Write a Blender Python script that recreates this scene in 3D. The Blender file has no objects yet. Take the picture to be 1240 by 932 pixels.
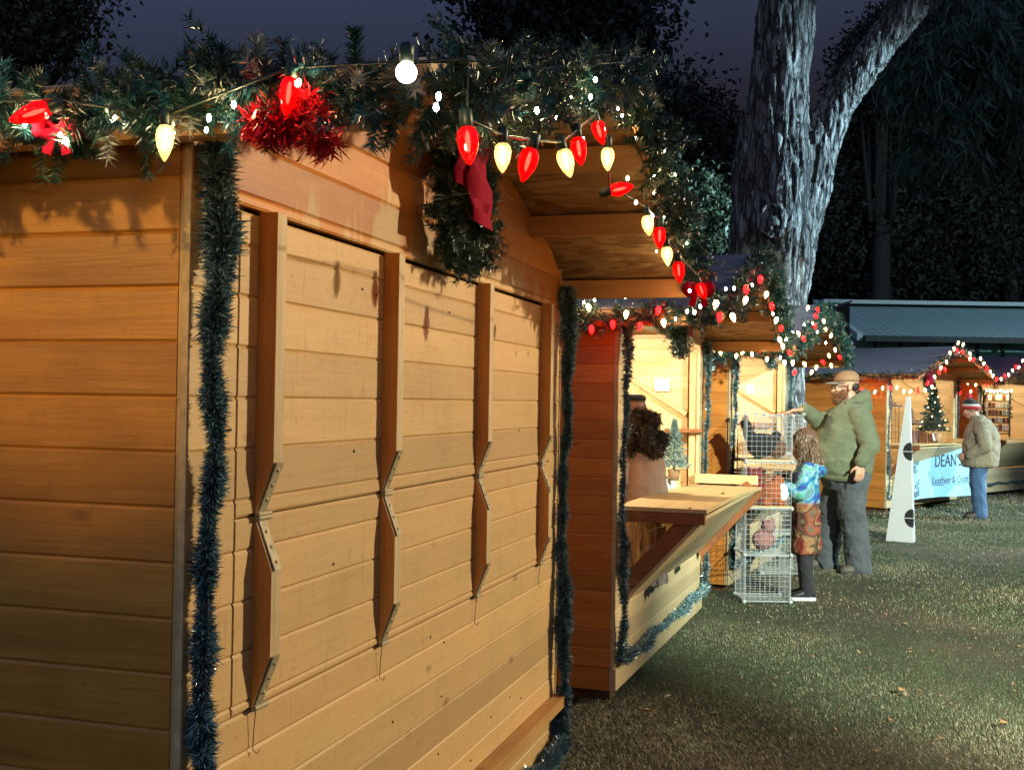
import bpy, bmesh, math, random
import numpy as np
from mathutils import Vector, Matrix, noise

R = math.radians
rng = np.random.default_rng(7)
random.seed(7)
C = bpy.context.scene.collection
SC = bpy.context.scene

# ------------------------------------------------------------------ camera
FPX, CXP, CYP, H = 1374.0, 620.0, 466.0, 1.5
PITCH, ROLL = math.atan(18 / FPX), R(0.9)
fwd = Vector((0, math.cos(PITCH), math.sin(PITCH)))
r0 = Vector((1, 0, 0)); u0 = r0.cross(fwd)
right = r0 * math.cos(ROLL) + u0 * math.sin(ROLL)
up = u0 * math.cos(ROLL) - r0 * math.sin(ROLL)
cam_d = bpy.data.cameras.new('camera'); cam = bpy.data.objects.new('camera', cam_d); C.objects.link(cam)
M = Matrix.Identity(4)
for i in range(3):
    M[i][0], M[i][1], M[i][2] = right[i], up[i], -fwd[i]
M[2][3] = H
cam.matrix_world = M
cam_d.sensor_width = 36; cam_d.lens = 36 * FPX / 1240
cam_d.clip_start = 0.02; cam_d.clip_end = 2000
SC.camera = cam

def ray(px, py):
    return (fwd + right * ((px - CXP) / FPX) - up * ((py - CYP) / FPX))

def at(px, py, Y):
    d = ray(px, py); t = Y / d.y
    return Vector((0, 0, H)) + d * t

# ------------------------------------------------------------------ mesh helpers
class MB:
    def __init__(s): s.v = []; s.f = []; s.m = []; s.sm = []
    def add(s, vs, fs, m=0, smooth=False):
        o = len(s.v); s.v += [tuple(p) for p in vs]
        for f in fs: s.f.append(tuple(i + o for i in f)); s.m.append(m); s.sm.append(smooth)
        return s
    def box(s, x0, x1, y0, y1, z0, z1, m=0):
        return s.hexa([(x0,y0,z0),(x1,y0,z0),(x1,y1,z0),(x0,y1,z0),(x0,y0,z1),(x1,y0,z1),(x1,y1,z1),(x0,y1,z1)], m)
    def hexa(s, p, m=0):
        return s.add(p, [(0,3,2,1),(4,5,6,7),(0,1,5,4),(1,2,6,5),(2,3,7,6),(3,0,4,7)], m)
    def prism(s, pts, a, b, m=0):          # polygon pts (3d) at offset vectors a, b
        n = len(pts); a = Vector(a); b = Vector(b)
        vs = [Vector(p) + a for p in pts] + [Vector(p) + b for p in pts]
        fs = [tuple(range(n))[::-1], tuple(range(n, 2*n))] + [(i, (i+1) % n, n + (i+1) % n, n + i) for i in range(n)]
        return s.add(vs, fs, m)
    def beam(s, p, q, w, h, upv=(0,0,1), m=0):   # rectangular bar between p and q
        p = Vector(p); q = Vector(q); d = (q - p).normalized(); upv = Vector(upv)
        a = d.cross(upv)
        if a.length < 1e-5: a = d.cross(Vector((1,0,0)))
        a.normalize(); b = a.cross(d)
        vs = []
        for c in (p, q):
            vs += [c - a*w/2 - b*h/2, c + a*w/2 - b*h/2, c + a*w/2 + b*h/2, c - a*w/2 + b*h/2]
        return s.add(vs, [(3,2,1,0),(4,5,6,7),(0,1,5,4),(1,2,6,5),(2,3,7,6),(3,0,4,7)], m)
    def tube(s, pts, r, n=8, m=0, closed=False, smooth=True):
        pts = [Vector(p) for p in pts]; k = len(pts); rr = r if isinstance(r, (list, tuple)) else [r]*k
        vs = []; ref = None
        for i, p in enumerate(pts):
            d = (pts[min(i+1, k-1)] - pts[max(i-1, 0)])
            if closed: d = pts[(i+1) % k] - pts[i-1]
            d.normalize()
            if ref is None:
                ref = d.cross(Vector((0,0,1)))
                if ref.length < .05: ref = d.cross(Vector((1,0,0)))
            a = (ref - d * ref.dot(d)).normalized(); ref = a; b = d.cross(a)
            vs += [p + (a*math.cos(t) + b*math.sin(t)) * rr[i] for t in [2*math.pi*j/n for j in range(n)]]
        fs = []
        for i in range(k if closed else k-1):
            o, o2 = i*n, ((i+1) % k)*n
            fs += [(o+j, o+(j+1) % n, o2+(j+1) % n, o2+j) for j in range(n)]
        s.add(vs, fs, m, smooth)
        if not closed:
            s.add(vs[:n], [tuple(range(n))[::-1]], m); s.add(vs[-n:], [tuple(range(n))], m)
        return s
    def lathe(s, prof, c=(0,0,0), n=12, m=0, ax=(0,0,1), smooth=True):   # prof: (r, h)
        c = Vector(c); ax = Vector(ax).normalized(); a = ax.orthogonal().normalized(); b = ax.cross(a)
        vs = []
        for r_, h_ in prof:
            vs += [c + ax*h_ + (a*math.cos(2*math.pi*j/n) + b*math.sin(2*math.pi*j/n))*r_ for j in range(n)]
        fs = []
        for i in range(len(prof)-1):
            o, o2 = i*n, (i+1)*n
            fs += [(o+j, o+(j+1) % n, o2+(j+1) % n, o2+j) for j in range(n)]
        fs += [tuple(range(n))[::-1], tuple(range((len(prof)-1)*n, len(prof)*n))]
        return s.add(vs, fs, m, smooth)
    def loft(s, rings, n=20, m=0):           # rings: (centre, half axis a, half axis b)
        vs = []
        for c, a, b in rings:
            c, a, b = Vector(c), Vector(a), Vector(b)
            vs += [c + a*math.cos(2*math.pi*j/n) + b*math.sin(2*math.pi*j/n) for j in range(n)]
        fs = []; k = len(rings)
        for i in range(k-1):
            o, o2 = i*n, (i+1)*n
            fs += [(o+j, o+(j+1) % n, o2+(j+1) % n, o2+j) for j in range(n)]
        fs += [tuple(range(n))[::-1], tuple(range((k-1)*n, k*n))]
        return s.add(vs, fs, m, True)
    def ball(s, c, rx, ry=None, rz=None, m=0, n=16, k=10):
        ry = ry or rx; rz = rz or rx; c = Vector(c)
        rings = []
        for i in range(k+1):
            t = math.pi*i/k; q = max(math.sin(t), .02)
            rings.append((c + Vector((0,0,-math.cos(t)*rz)), (rx*q,0,0), (0,ry*q,0)))
        return s.loft(rings, n, m)
    def mesh(s, name, mats):
        me = bpy.data.meshes.new(name); me.from_pydata(s.v, [], s.f)
        for m in (mats if isinstance(mats, (list, tuple)) else [mats]): me.materials.append(m)
        me.polygons.foreach_set('material_index', s.m)
        me.polygons.foreach_set('use_smooth', s.sm)
        me.update(); return me
    def build(s, name, mats, parent=None):
        return link(name, s.mesh(name, mats), parent)

def link(name, me, parent=None):
    o = bpy.data.objects.new(name, me); C.objects.link(o)
    if parent is not None: o.parent = parent
    return o

def tri_mesh(name, V, mats, mi=None):
    """V: (n,3,3) triangles -> mesh"""
    n = len(V); me = bpy.data.meshes.new(name)
    me.vertices.add(n*3); me.vertices.foreach_set('co', V.reshape(-1).astype(np.float32))
    me.loops.add(n*3); me.loops.foreach_set('vertex_index', np.arange(n*3, dtype=np.int32))
    me.polygons.add(n); me.polygons.foreach_set('loop_start', np.arange(0, n*3, 3, dtype=np.int32))
    me.polygons.foreach_set('loop_total', np.full(n, 3, dtype=np.int32))
    for m in (mats if isinstance(mats, (list, tuple)) else [mats]): me.materials.append(m)
    if mi is not None: me.polygons.foreach_set('material_index', np.asarray(mi, dtype=np.int32))
    me.update(calc_edges=True); return me

def tag(o, label=None, cat=None, group=None, kind=None):
    if label: o['label'] = label
    if cat: o['category'] = cat
    if group: o['group'] = group
    if kind: o['kind'] = kind
    return o

def empty(name, loc=(0,0,0), rz=0.0, label=None, cat=None, group=None):
    o = bpy.data.objects.new(name, None); C.objects.link(o)
    o.location = loc; o.rotation_euler = (0, 0, rz); o.empty_display_size = .1
    return tag(o, label, cat, group)

def remesh(name, mb, mats, voxel, smooth=4, parent=None, wrinkle=None):
    tmp = mb.build('tmp', mats)
    md = tmp.modifiers.new('r', 'REMESH'); md.mode = 'VOXEL'; md.voxel_size = voxel
    if smooth:
        m2 = tmp.modifiers.new('s', 'SMOOTH'); m2.iterations = smooth; m2.factor = .5
    dg = bpy.context.evaluated_depsgraph_get(); dg.update()
    me = bpy.data.meshes.new_from_object(tmp.evaluated_get(dg))
    bpy.data.objects.remove(tmp)
    me.name = name
    me.materials.clear()
    for m in (mats if isinstance(mats, (list, tuple)) else [mats]): me.materials.append(m)
    if wrinkle:
        nrm = [v.normal.copy() for v in me.vertices]
        for v, nn in zip(me.vertices, nrm):
            v.co += nn * wrinkle(v.co)
    me.polygons.foreach_set('use_smooth', [True]*len(me.polygons))
    me.polygons.foreach_set('material_index', [0]*len(me.polygons))
    me.update()
    return link(name, me, parent)

# ------------------------------------------------------------------ materials
def mat(name):
    m = bpy.data.materials.new(name); m.use_nodes = True
    nt = m.node_tree; b = nt.nodes['Principled BSDF']
    return m, nt, b

def nd(nt, t, **kw):
    n = nt.nodes.new(t)
    for k, v in kw.items():
        if k.startswith('i_'): n.inputs[k[2:].replace('_', ' ')].default_value = v
        else: setattr(n, k, v)
    return n

def ramp(nt, fac, stops):
    r = nd(nt, 'ShaderNodeValToRGB'); cr = r.color_ramp
    while len(cr.elements) < len(stops): cr.elements.new(.5)
    for e, (p, c) in zip(cr.elements, stops): e.position = p; e.color = (*c, 1) if len(c) == 3 else c
    nt.links.new(fac, r.inputs[0]); return r.outputs[0]

def mix(nt, fac, a, b, bt='MIX'):
    n = nd(nt, 'ShaderNodeMix', data_type='RGBA', blend_type=bt)
    for s, v in ((n.inputs[0], fac), (n.inputs[6], a), (n.inputs[7], b)):
        if isinstance(v, bpy.types.NodeSocket): nt.links.new(v, s)
        elif isinstance(v, (int, float)): s.default_value = v
        else: s.default_value = (*v, 1)
    return n.outputs[2]

def mth(nt, op, a, b=None, c=None):
    n = nd(nt, 'ShaderNodeMath', operation=op)
    for i, v in enumerate((a, b, c)):
        if v is None: continue
        if isinstance(v, bpy.types.NodeSocket): nt.links.new(v, n.inputs[i])
        else: n.inputs[i].default_value = v
    return n.outputs[0]

def coords(nt, scale=(1,1,1), kind='Object'):
    tc = nd(nt, 'ShaderNodeTexCoord'); mp = nd(nt, 'ShaderNodeMapping')
    mp.inputs['Scale'].default_value = scale
    nt.links.new(tc.outputs[kind], mp.inputs['Vector']); return mp.outputs[0], tc.outputs[kind]

def noise_n(nt, vec, scale, detail=4, rough=.55, dist=0):
    n = nd(nt, 'ShaderNodeTexNoise'); n.inputs['Scale'].default_value = scale
    n.inputs['Detail'].default_value = detail; n.inputs['Roughness'].default_value = rough
    n.inputs['Distortion'].default_value = dist
    nt.links.new(vec, n.inputs['Vector']); return n.outputs[0]

def bump(nt, b, h, strength=.3, dist=.01):
    n = nd(nt, 'ShaderNodeBump'); n.inputs['Strength'].default_value = strength; n.inputs['Distance'].default_value = dist
    nt.links.new(h, n.inputs['Height']); nt.links.new(n.outputs[0], b.inputs['Normal'])

def plain(name, col, rough=.6, metal=0, var=.25, vs=30, bumpy=0, spec=None, trans=None):
    m, nt, b = mat(name); v, _ = coords(nt)
    f = noise_n(nt, v, vs, 5)
    c = ramp(nt, f, [(.25, tuple(x*(1-var) for x in col)), (.75, tuple(min(1, x*(1+var)) for x in col))])
    nt.links.new(c, b.inputs['Base Color']); b.inputs['Roughness'].default_value = rough; b.inputs['Metallic'].default_value = metal
    if spec is not None: b.inputs['Specular IOR Level'].default_value = spec
    if bumpy: bump(nt, b, f, bumpy, .01)
    return m

def wood(name, ca, cb, axis=0, pitch=None, rough=.45, wear=None, knots=True, dirt=.25, off=0.0):
    """grain along axis; pitch = board height in z for per-board tone; wear=(zmid, colour_pale, colour_dark) bleached below zmid with runs"""
    m, nt, b = mat(name)
    sc = [22.0, 22.0, 22.0]; sc[axis] = 1.6
    v, raw = coords(nt, tuple(sc))
    sep = nd(nt, 'ShaderNodeSeparateXYZ'); nt.links.new(raw, sep.inputs[0])
    rnd = None
    if pitch:
        idx = mth(nt, 'FLOOR', mth(nt, 'DIVIDE', mth(nt, 'SUBTRACT', sep.outputs[2], off), pitch))
        wn = nd(nt, 'ShaderNodeTexWhiteNoise', noise_dimensions='1D'); nt.links.new(idx, wn.inputs['W']); rnd = wn.outputs['Value']
        av = nd(nt, 'ShaderNodeCombineXYZ')
        nt.links.new(mth(nt, 'MULTIPLY', rnd, 37.0), av.inputs[0]); nt.links.new(mth(nt, 'MULTIPLY', rnd, 91.0), av.inputs[1])
        ad = nd(nt, 'ShaderNodeVectorMath', operation='ADD'); nt.links.new(v, ad.inputs[0]); nt.links.new(av.outputs[0], ad.inputs[1]); v = ad.outputs[0]
    g = noise_n(nt, v, 1.0, 6, .6, .8)
    fine_sc = [150.0, 150.0, 150.0]; fine_sc[axis] = 5
    fv, _ = coords(nt, tuple(fine_sc)); fg = noise_n(nt, fv, 1.0, 3, .6)
    col = ramp(nt, g, [(.3, cb), (.62, ca), (.8, tuple(x*.8 for x in ca))])
    bl, _ = coords(nt); big = noise_n(nt, bl, 3.0, 5, .6)
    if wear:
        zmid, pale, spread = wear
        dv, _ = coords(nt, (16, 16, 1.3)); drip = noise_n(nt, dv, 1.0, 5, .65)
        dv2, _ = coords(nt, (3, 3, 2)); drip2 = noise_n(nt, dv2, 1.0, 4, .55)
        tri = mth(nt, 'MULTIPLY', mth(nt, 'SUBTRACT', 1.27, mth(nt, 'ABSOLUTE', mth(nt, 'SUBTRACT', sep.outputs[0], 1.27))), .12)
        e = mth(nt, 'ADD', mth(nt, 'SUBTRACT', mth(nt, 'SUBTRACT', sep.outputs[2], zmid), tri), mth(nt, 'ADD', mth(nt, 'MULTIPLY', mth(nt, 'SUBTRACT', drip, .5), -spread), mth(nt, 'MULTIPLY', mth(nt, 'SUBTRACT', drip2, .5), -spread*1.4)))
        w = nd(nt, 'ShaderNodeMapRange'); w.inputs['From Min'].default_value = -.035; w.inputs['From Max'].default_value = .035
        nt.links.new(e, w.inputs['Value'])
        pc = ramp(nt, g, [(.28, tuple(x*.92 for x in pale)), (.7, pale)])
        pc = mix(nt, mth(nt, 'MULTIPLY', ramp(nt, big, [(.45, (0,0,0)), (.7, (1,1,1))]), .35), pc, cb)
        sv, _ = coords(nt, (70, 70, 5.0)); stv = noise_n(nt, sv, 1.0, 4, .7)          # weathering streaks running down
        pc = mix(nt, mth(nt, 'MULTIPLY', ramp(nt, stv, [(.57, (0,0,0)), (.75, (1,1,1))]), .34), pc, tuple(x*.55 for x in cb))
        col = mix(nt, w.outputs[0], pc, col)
    if rnd is not None:
        hs = nd(nt, 'ShaderNodeHueSaturation'); nt.links.new(mth(nt, 'ADD', mth(nt, 'MULTIPLY', rnd, .36), .80), hs.inputs['Value']); nt.links.new(col, hs.inputs['Color']); col = hs.outputs[0]
    col = mix(nt, mth(nt, 'MULTIPLY', ramp(nt, big, [(.35, (1,1,1)), (.62, (0,0,0))]), dirt), col, tuple(x*.45 for x in cb))
    if knots:
        ks = [4.5, 4.5, 4.5]; ks[axis] = 2.2
        kv, _ = coords(nt, tuple(ks)); vo = nd(nt, 'ShaderNodeTexVoronoi'); vo.inputs['Scale'].default_value = 1.6; nt.links.new(kv, vo.inputs['Vector'])
        kf = ramp(nt, vo.outputs['Distance'], [(.045, (1,1,1)), (.12, (0,0,0))])
        col = mix(nt, mth(nt, 'MULTIPLY', kf, .6), col, tuple(x*.35 for x in cb))
    col = mix(nt, mth(nt, 'MULTIPLY', ramp(nt, fg, [(.50, (0,0,0)), (.72, (1,1,1))]), .14 if wear else .34), col, tuple(x*.5 for x in cb))
    sp, _ = coords(nt); spk = noise_n(nt, sp, 34, 6, .75)
    col = mix(nt, mth(nt, 'MULTIPLY', ramp(nt, spk, [(.56, (0,0,0)), (.70, (1,1,1))]), .38), col, tuple(x*.55 for x in cb))
    nt.links.new(col, b.inputs['Base Color'])
    rr = nd(nt, 'ShaderNodeMapRange'); rr.inputs['To Min'].default_value = rough-.08; rr.inputs['To Max'].default_value = rough+.2
    nt.links.new(big, rr.inputs['Value']); nt.links.new(rr.outputs[0], b.inputs['Roughness'])
    bump(nt, b, mth(nt, 'ADD', mth(nt, 'MULTIPLY', fg, .6), g), .18, .004)
    return m

def osb(name, a=(.20,.10,.035), b_=(.50,.33,.15)):
    m, nt, b = mat(name); v, _ = coords(nt, (1,1,1))
    vo = nd(nt, 'ShaderNodeTexVoronoi'); vo.inputs['Scale'].default_value = 42
    v2, _ = coords(nt, (1, .35, 1)); nt.links.new(v2, vo.inputs['Vector'])
    c = ramp(nt, vo.outputs['Color'], [(.1, a), (.5, tuple((p+q)/2 for p, q in zip(a, b_))), (.9, b_)])
    big = noise_n(nt, v, 3, 4); c = mix(nt, mth(nt, 'MULTIPLY', big, .35), c, tuple(x*.5 for x in a))
    nt.links.new(c, b.inputs['Base Color']); b.inputs['Roughness'].default_value = .6
    bump(nt, b, vo.outputs['Distance'], .15, .003)
    return m

def emis(name, col, strength, base=None):
    m, nt, b = mat(name)
    b.inputs['Base Color'].default_value = (*(base or col), 1)
    b.inputs['Emission Color'].default_value = (*col, 1); b.inputs['Emission Strength'].default_value = strength
    b.inputs['Roughness'].default_value = .25
    return m

def shell(name, col, tint, em):
    """thin coloured glass of a bulb: tinted see-through with a gloss and a faint glow"""
    m = bpy.data.materials.new(name); m.use_nodes = True; nt = m.node_tree; nt.nodes.clear()
    out = nd(nt, 'ShaderNodeOutputMaterial'); tr = nd(nt, 'ShaderNodeBsdfTransparent'); tr.inputs[0].default_value = (*tint, 1)
    pr = nd(nt, 'ShaderNodeBsdfPrincipled'); pr.inputs['Base Color'].default_value = (*col, 1); pr.inputs['Roughness'].default_value = .12
    pr.inputs['Emission Color'].default_value = (*col, 1)
    vo = nd(nt, 'ShaderNodeTexVoronoi'); vo.inputs['Scale'].default_value = 130; v, _ = coords(nt)
    nt.links.new(v, vo.inputs['Vector'])
    nt.links.new(mth(nt, 'MULTIPLY', mth(nt, 'ADD', vo.outputs['Distance'], .25), em*1.6), pr.inputs['Emission Strength'])
    bp = nd(nt, 'ShaderNodeBump'); bp.inputs['Strength'].default_value = .5; bp.inputs['Distance'].default_value = .003
    nt.links.new(vo.outputs['Distance'], bp.inputs['Height']); nt.links.new(bp.outputs[0], pr.inputs['Normal'])
    mx = nd(nt, 'ShaderNodeMixShader'); mx.inputs[0].default_value = .62
    nt.links.new(tr.outputs[0], mx.inputs[1]); nt.links.new(pr.outputs[0], mx.inputs[2]); nt.links.new(mx.outputs[0], out.inputs[0])
    return m

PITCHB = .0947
ORANGE_A, ORANGE_B = (.56, .205, .030), (.40, .125, .016)  # varnish orange, deepened to carry the bulbs' glow under the gable
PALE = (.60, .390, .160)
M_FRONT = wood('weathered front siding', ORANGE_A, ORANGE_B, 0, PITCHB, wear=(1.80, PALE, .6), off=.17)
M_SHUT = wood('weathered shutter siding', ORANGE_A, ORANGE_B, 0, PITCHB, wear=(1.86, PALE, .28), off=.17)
M_SIDE = wood('varnished side siding', (.60, .25, .032), (.42, .155, .018), 1, PITCHB, rough=.4, dirt=.4, off=.17)
M_SIDE_RED = wood('cedar side siding', (.62, .235, .040), (.48, .15, .022), 1, PITCHB, rough=.4, off=.17)
M_FRONT2 = wood('pale front siding', (.58, .42, .21), (.46, .30, .13), 0, PITCHB, wear=(1.95, (.60, .47, .27), .3), off=.17)
M_INT = wood('bright interior pine', (.72, .55, .30), (.62, .43, .20), 1, PITCHB, rough=.5, dirt=.1, off=.17)
M_STUD = wood('orange stud wood', (.62, .26, .055), (.48, .17, .03), 2, None, rough=.5, knots=True)  # orange batten sides, colour raised to carry warm bounce light
M_STUDP = wood('pale stud wood', (.58, .43, .24), (.45, .30, .14), 2, None, rough=.5)
M_BEAMX = wood('beam wood along front', (.50, .26, .08), (.38, .17, .045), 0)
M_BEAMY = wood('beam wood along ridge', (.50, .27, .085), (.38, .17, .045), 1)
M_SHELF = wood('pale counter wood', (.62, .46, .23), (.52, .35, .15), 0, dirt=.15)
M_BROWN = wood('brown counter frame wood', (.30, .11, .035), (.20, .065, .02), 0)
M_DARKW = wood('dark skid wood', (.10, .045, .02), (.06, .028, .012), 0, knots=False)
M_OSB = osb('strand board')
M_FELT = plain('purple grey roofing felt', (.12, .115, .15), .85, 0, .3, 60, .3)
M_EDGE = plain('pale corner bead', (.52, .36, .18), .6, 0, .3, 40)
M_METAL = plain('weathered zinc hinge', (.34, .28, .17), .6, .15, .3, 60, .1)
M_WIREM = plain('dark steel wire', (.05, .05, .05), .5, .6)
M_PINE = [plain('pvc needles dark green', (.010, .046, .036), .36, 0, .5, 25, 0, .6), plain('pvc needles olive', (.040, .075, .036), .34, 0, .4, 25, 0, .6),
          plain('pvc needles blue green', (.012, .075, .092), .30, 0, .4, 25, 0, .7), plain('pvc needles pale tips', (.22, .25, .21), .3, 0, .4, 25, 0, .6)]
M_TINS = [plain('tinsel strand cool lit', (.17, .30, .33), .28, .2, .5, 30, 0, .8), plain('tinsel strand dark', (.03, .07, .075), .3, .25, .5, 30, 0, .7), plain('tinsel strand cool glint', (.50, .66, .74), .22, .3, .5, 30)]  # cool light on dark green tinsel put into the teal and bright strands
M_STEM = plain('brown wire stem', (.03, .025, .015), .7)
M_RIB = plain('red velvet ribbon', (.22, .003, .018), .9, 0, .2, 60, 0, .1)
M_RSH = shell('red bulb glass', (.75, .004, .008), (1, .02, .02), .13)
M_WSH = shell('clear bulb glass', (1, .80, .36), (1, .90, .60), .52)
M_RCORE = emis('red bulb filament', (1, .16, .09), 190)
M_WCORE = emis('warm bulb filament', (1, .66, .28), 170)
M_RFAR = emis('red bulb lit', (1, .0010, .0012), 70)
M_WFAR = emis('warm bulb lit', (1, .66, .27), 14)
M_MINI = emis('mini bulb lit', (1, .70, .36), 480)
M_BALL = emis('frosted globe lit', (1, .93, .72), 24)
M_SOCK = plain('green bulb socket', (.012, .03, .018), .45)
M_LAMP = emis('interior lamp lit', (1, .78, .45), 25)

# ------------------------------------------------------------------ garlands
def unit(a): return a / np.maximum(np.linalg.norm(a, axis=-1, keepdims=True), 1e-9)

def resample(pts, step):
    P = np.array([tuple(p) for p in pts], float); seg = np.linalg.norm(np.diff(P, axis=0), axis=1); L = np.concatenate([[0], np.cumsum(seg)])
    t = np.arange(0, L[-1], step); i = np.clip(np.searchsorted(L, t, 'right')-1, 0, len(seg)-1)
    f = ((t-L[i])/seg[i])[:, None]
    return P[i]*(1-f)+P[i+1]*f, unit(P[i+1]-P[i]), L[-1]

def strands(base, dirs, length, width):
    """thin triangles from base along dirs"""
    n = len(base); side = unit(np.cross(dirs, rng.normal(size=(n, 3))))
    w = (width*rng.uniform(.6, 1.3, n))[:, None]; l = (length*rng.uniform(.6, 1.2, n))[:, None]
    mid = base + dirs*l*.55; tip = base + dirs*l + side*0
    a = np.stack([base-side*w*.5, base+side*w*.5, mid+side*w*.5], 1)
    b = np.stack([base-side*w*.5, mid+side*w*.5, tip], 1)
    return np.concatenate([a, b])

def pine_tris(pts, per_m=75, tip=.10, needle=.028, n_need=95, width=.0016, spread=1.0, step=.004, bias=(0,0,0), core=.03):
    P, T, L = resample(pts, step); n = int(per_m*L); i = rng.integers(0, len(P), n)
    d = rng.normal(size=(n, 3)); d -= T[i]*(d*T[i]).sum(1, keepdims=True)*.55; d = unit(unit(d)*spread + T[i]*rng.uniform(-.5, .5, (n, 1)) + np.array(bias))
    ln = tip*rng.uniform(.55, 1.25, n)
    # stems
    k = rng.integers(0, n, n*n_need); t = rng.uniform(.0, 1, n*n_need)
    curl = rng.normal(size=(n, 3))*.35
    P0 = P[i] + unit(rng.normal(size=(n, 3)))*(core*rng.random(n)**.5)[:, None]
    pos = P0[k] + d[k]*(ln[k]*t)[:, None] + curl[k]*(ln[k]*t*t)[:, None]*.5
    ax = unit(d[k] + curl[k]*t[:, None])
    rad = rng.normal(size=(len(k), 3)); rad = unit(rad - ax*(rad*ax).sum(1, keepdims=True))
    nd_ = unit(ax*.6 + rad*.95)
    V = strands(pos, nd_, needle, width)
    tipm = rng.integers(0, 4, n); tipm = np.where(rng.random(n) < .45, 0, tipm); tipm = np.where((tipm == 3) & (rng.random(n) < .55), 1, tipm)
    mi = np.concatenate([tipm[k], tipm[k]])
    return V, mi

def pine_garland(name, pts, label, group=None, parent=None, cat='garland', **kw):
    V, mi = pine_tris(pts, **kw)
    root = link(name, tri_mesh(name, V, M_PINE, mi), parent)
    if parent is None: tag(root, label, cat, group)
    MB().tube([tuple(p) for p in pts], .006, 6).build('wire', M_STEM, root)
    return root

def tinsel_tris(pts, per_m=5200, rad=.04, width=.0018, mids=.06):
    P, T, L = resample(pts, .002); n = int(per_m*L); i = rng.integers(0, len(P), n)
    wob = .008*np.stack([np.sin(i*.011), np.cos(i*.014), np.zeros(n)], 1)
    d = rng.normal(size=(n, 3)); d -= T[i]*(d*T[i]).sum(1, keepdims=True); d = unit(unit(d) + T[i]*rng.normal(.05, .4, (n, 1)))
    rr = rad*(.80+.20*np.sin(i*.021+np.sin(i*.0061)*3)+.12*np.sin(i*.09))
    V = strands(P[i]+wob, d, 1.0, width)
    # scale length per strand
    base = np.concatenate([P[i]+wob, P[i]+wob])[:, None, :]; sc = np.concatenate([rr, rr])[:, None, None]
    ctr = base; V = ctr + (V-ctr)*np.array([1.0])  # keep
    V = strands_len(P[i]+wob, d, rr, width)
    m = rng.choice(3, n, p=[.47, .38, .15]); return V, np.concatenate([m, m])

def strands_len(base, dirs, length, width):
    n = len(base); side = unit(np.cross(dirs, rng.normal(size=(n, 3))))
    l = (length*rng.uniform(.65, 1.12, n))[:, None]; w = width*rng.uniform(.6, 1.3, (n, 1))
    bend = rng.normal(size=(n, 3))*.15
    mid = base + dirs*l*.55; tip = base + dirs*l + bend*l
    return np.concatenate([np.stack([base-side*w*.5, base+side*w*.5, mid+side*w*.5], 1), np.stack([base-side*w*.5, mid+side*w*.5, tip], 1)])

def tinsel_garland(name, pts, label, group=None, **kw):
    V, mi = tinsel_tris(pts, **kw)
    root = tag(link(name, tri_mesh(name, V, M_TINS, mi)), label, 'garland', group)
    MB().tube([tuple(p) for p in pts], .003, 6).build('wire', M_STEM, root)
    return root

# ------------------------------------------------------------------ stalls
class Stall:
    def __init__(s, corner, theta, L=2.535, D=2.0, f=.47, ov=.15, ze=1.94, sl=.30):
        s.c = Vector((*corner, 0)); s.th = R(theta); s.L, s.D, s.f, s.ov, s.ze, s.sl = L, D, f, ov, ze, sl
        s.d = Vector((math.sin(s.th), math.cos(s.th), 0)); s.inn = Vector((-math.cos(s.th), math.sin(s.th), 0)); s.rz = math.pi/2 - s.th
    def W(s, x, y, z): return s.c + s.d*x + s.inn*y + Vector((0, 0, z))
    def zr(s, x):
        x = x if x < s.L/2 else s.L - x
        return s.ze + s.sl*(x + s.ov)
    def on_y(s, px, py, y):      # where the pixel's ray meets the plane local y
        d = ray(px, py); n = s.inn; t = (y - (Vector((0, 0, H)) - s.c).dot(n)) / d.dot(n); return Vector((0, 0, H)) + d*t
    def on_x(s, px, py, x):
        d = ray(px, py); n = s.d; t = (x - (Vector((0, 0, H)) - s.c).dot(n)) / d.dot(n); return Vector((0, 0, H)) + d*t

G_, DG = .0050, .0032
def boards(mb, z_lo, z_hi, spans, mp, off=.17, th=.02, m=0):
    """horizontal boards with V grooves; spans(za, zb) -> list of (lo(z), hi(z)); mp(u, depth, z)"""
    k0 = math.floor((z_lo-off)/PITCHB); k1 = math.ceil((z_hi-off)/PITCHB)
    for k in range(k0, k1):
        a, b = max(off+k*PITCHB, z_lo), min(off+(k+1)*PITCHB, z_hi)
        if b-a < .004: continue
        g = min(G_, (b-a)/3)
        prof = [(a, th), (a, DG), (a+g, 0), (b-g, 0), (b, DG), (b, th)]
        for lo, hi in spans(a, b):
            if hi((a+b)/2) - lo((a+b)/2) < .005: continue
            vs = [mp(min(lo(z), hi(z)), dp, z) for z, dp in prof] + [mp(max(hi(z), lo(z)), dp, z) for z, dp in prof]
            n = 6
            mb.add(vs, [tuple(range(n)), tuple(range(n, 2*n))[::-1]] + [(i, n+i, n+(i+1) % n, (i+1) % n) for i in range(n)], m)
    return mb

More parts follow.
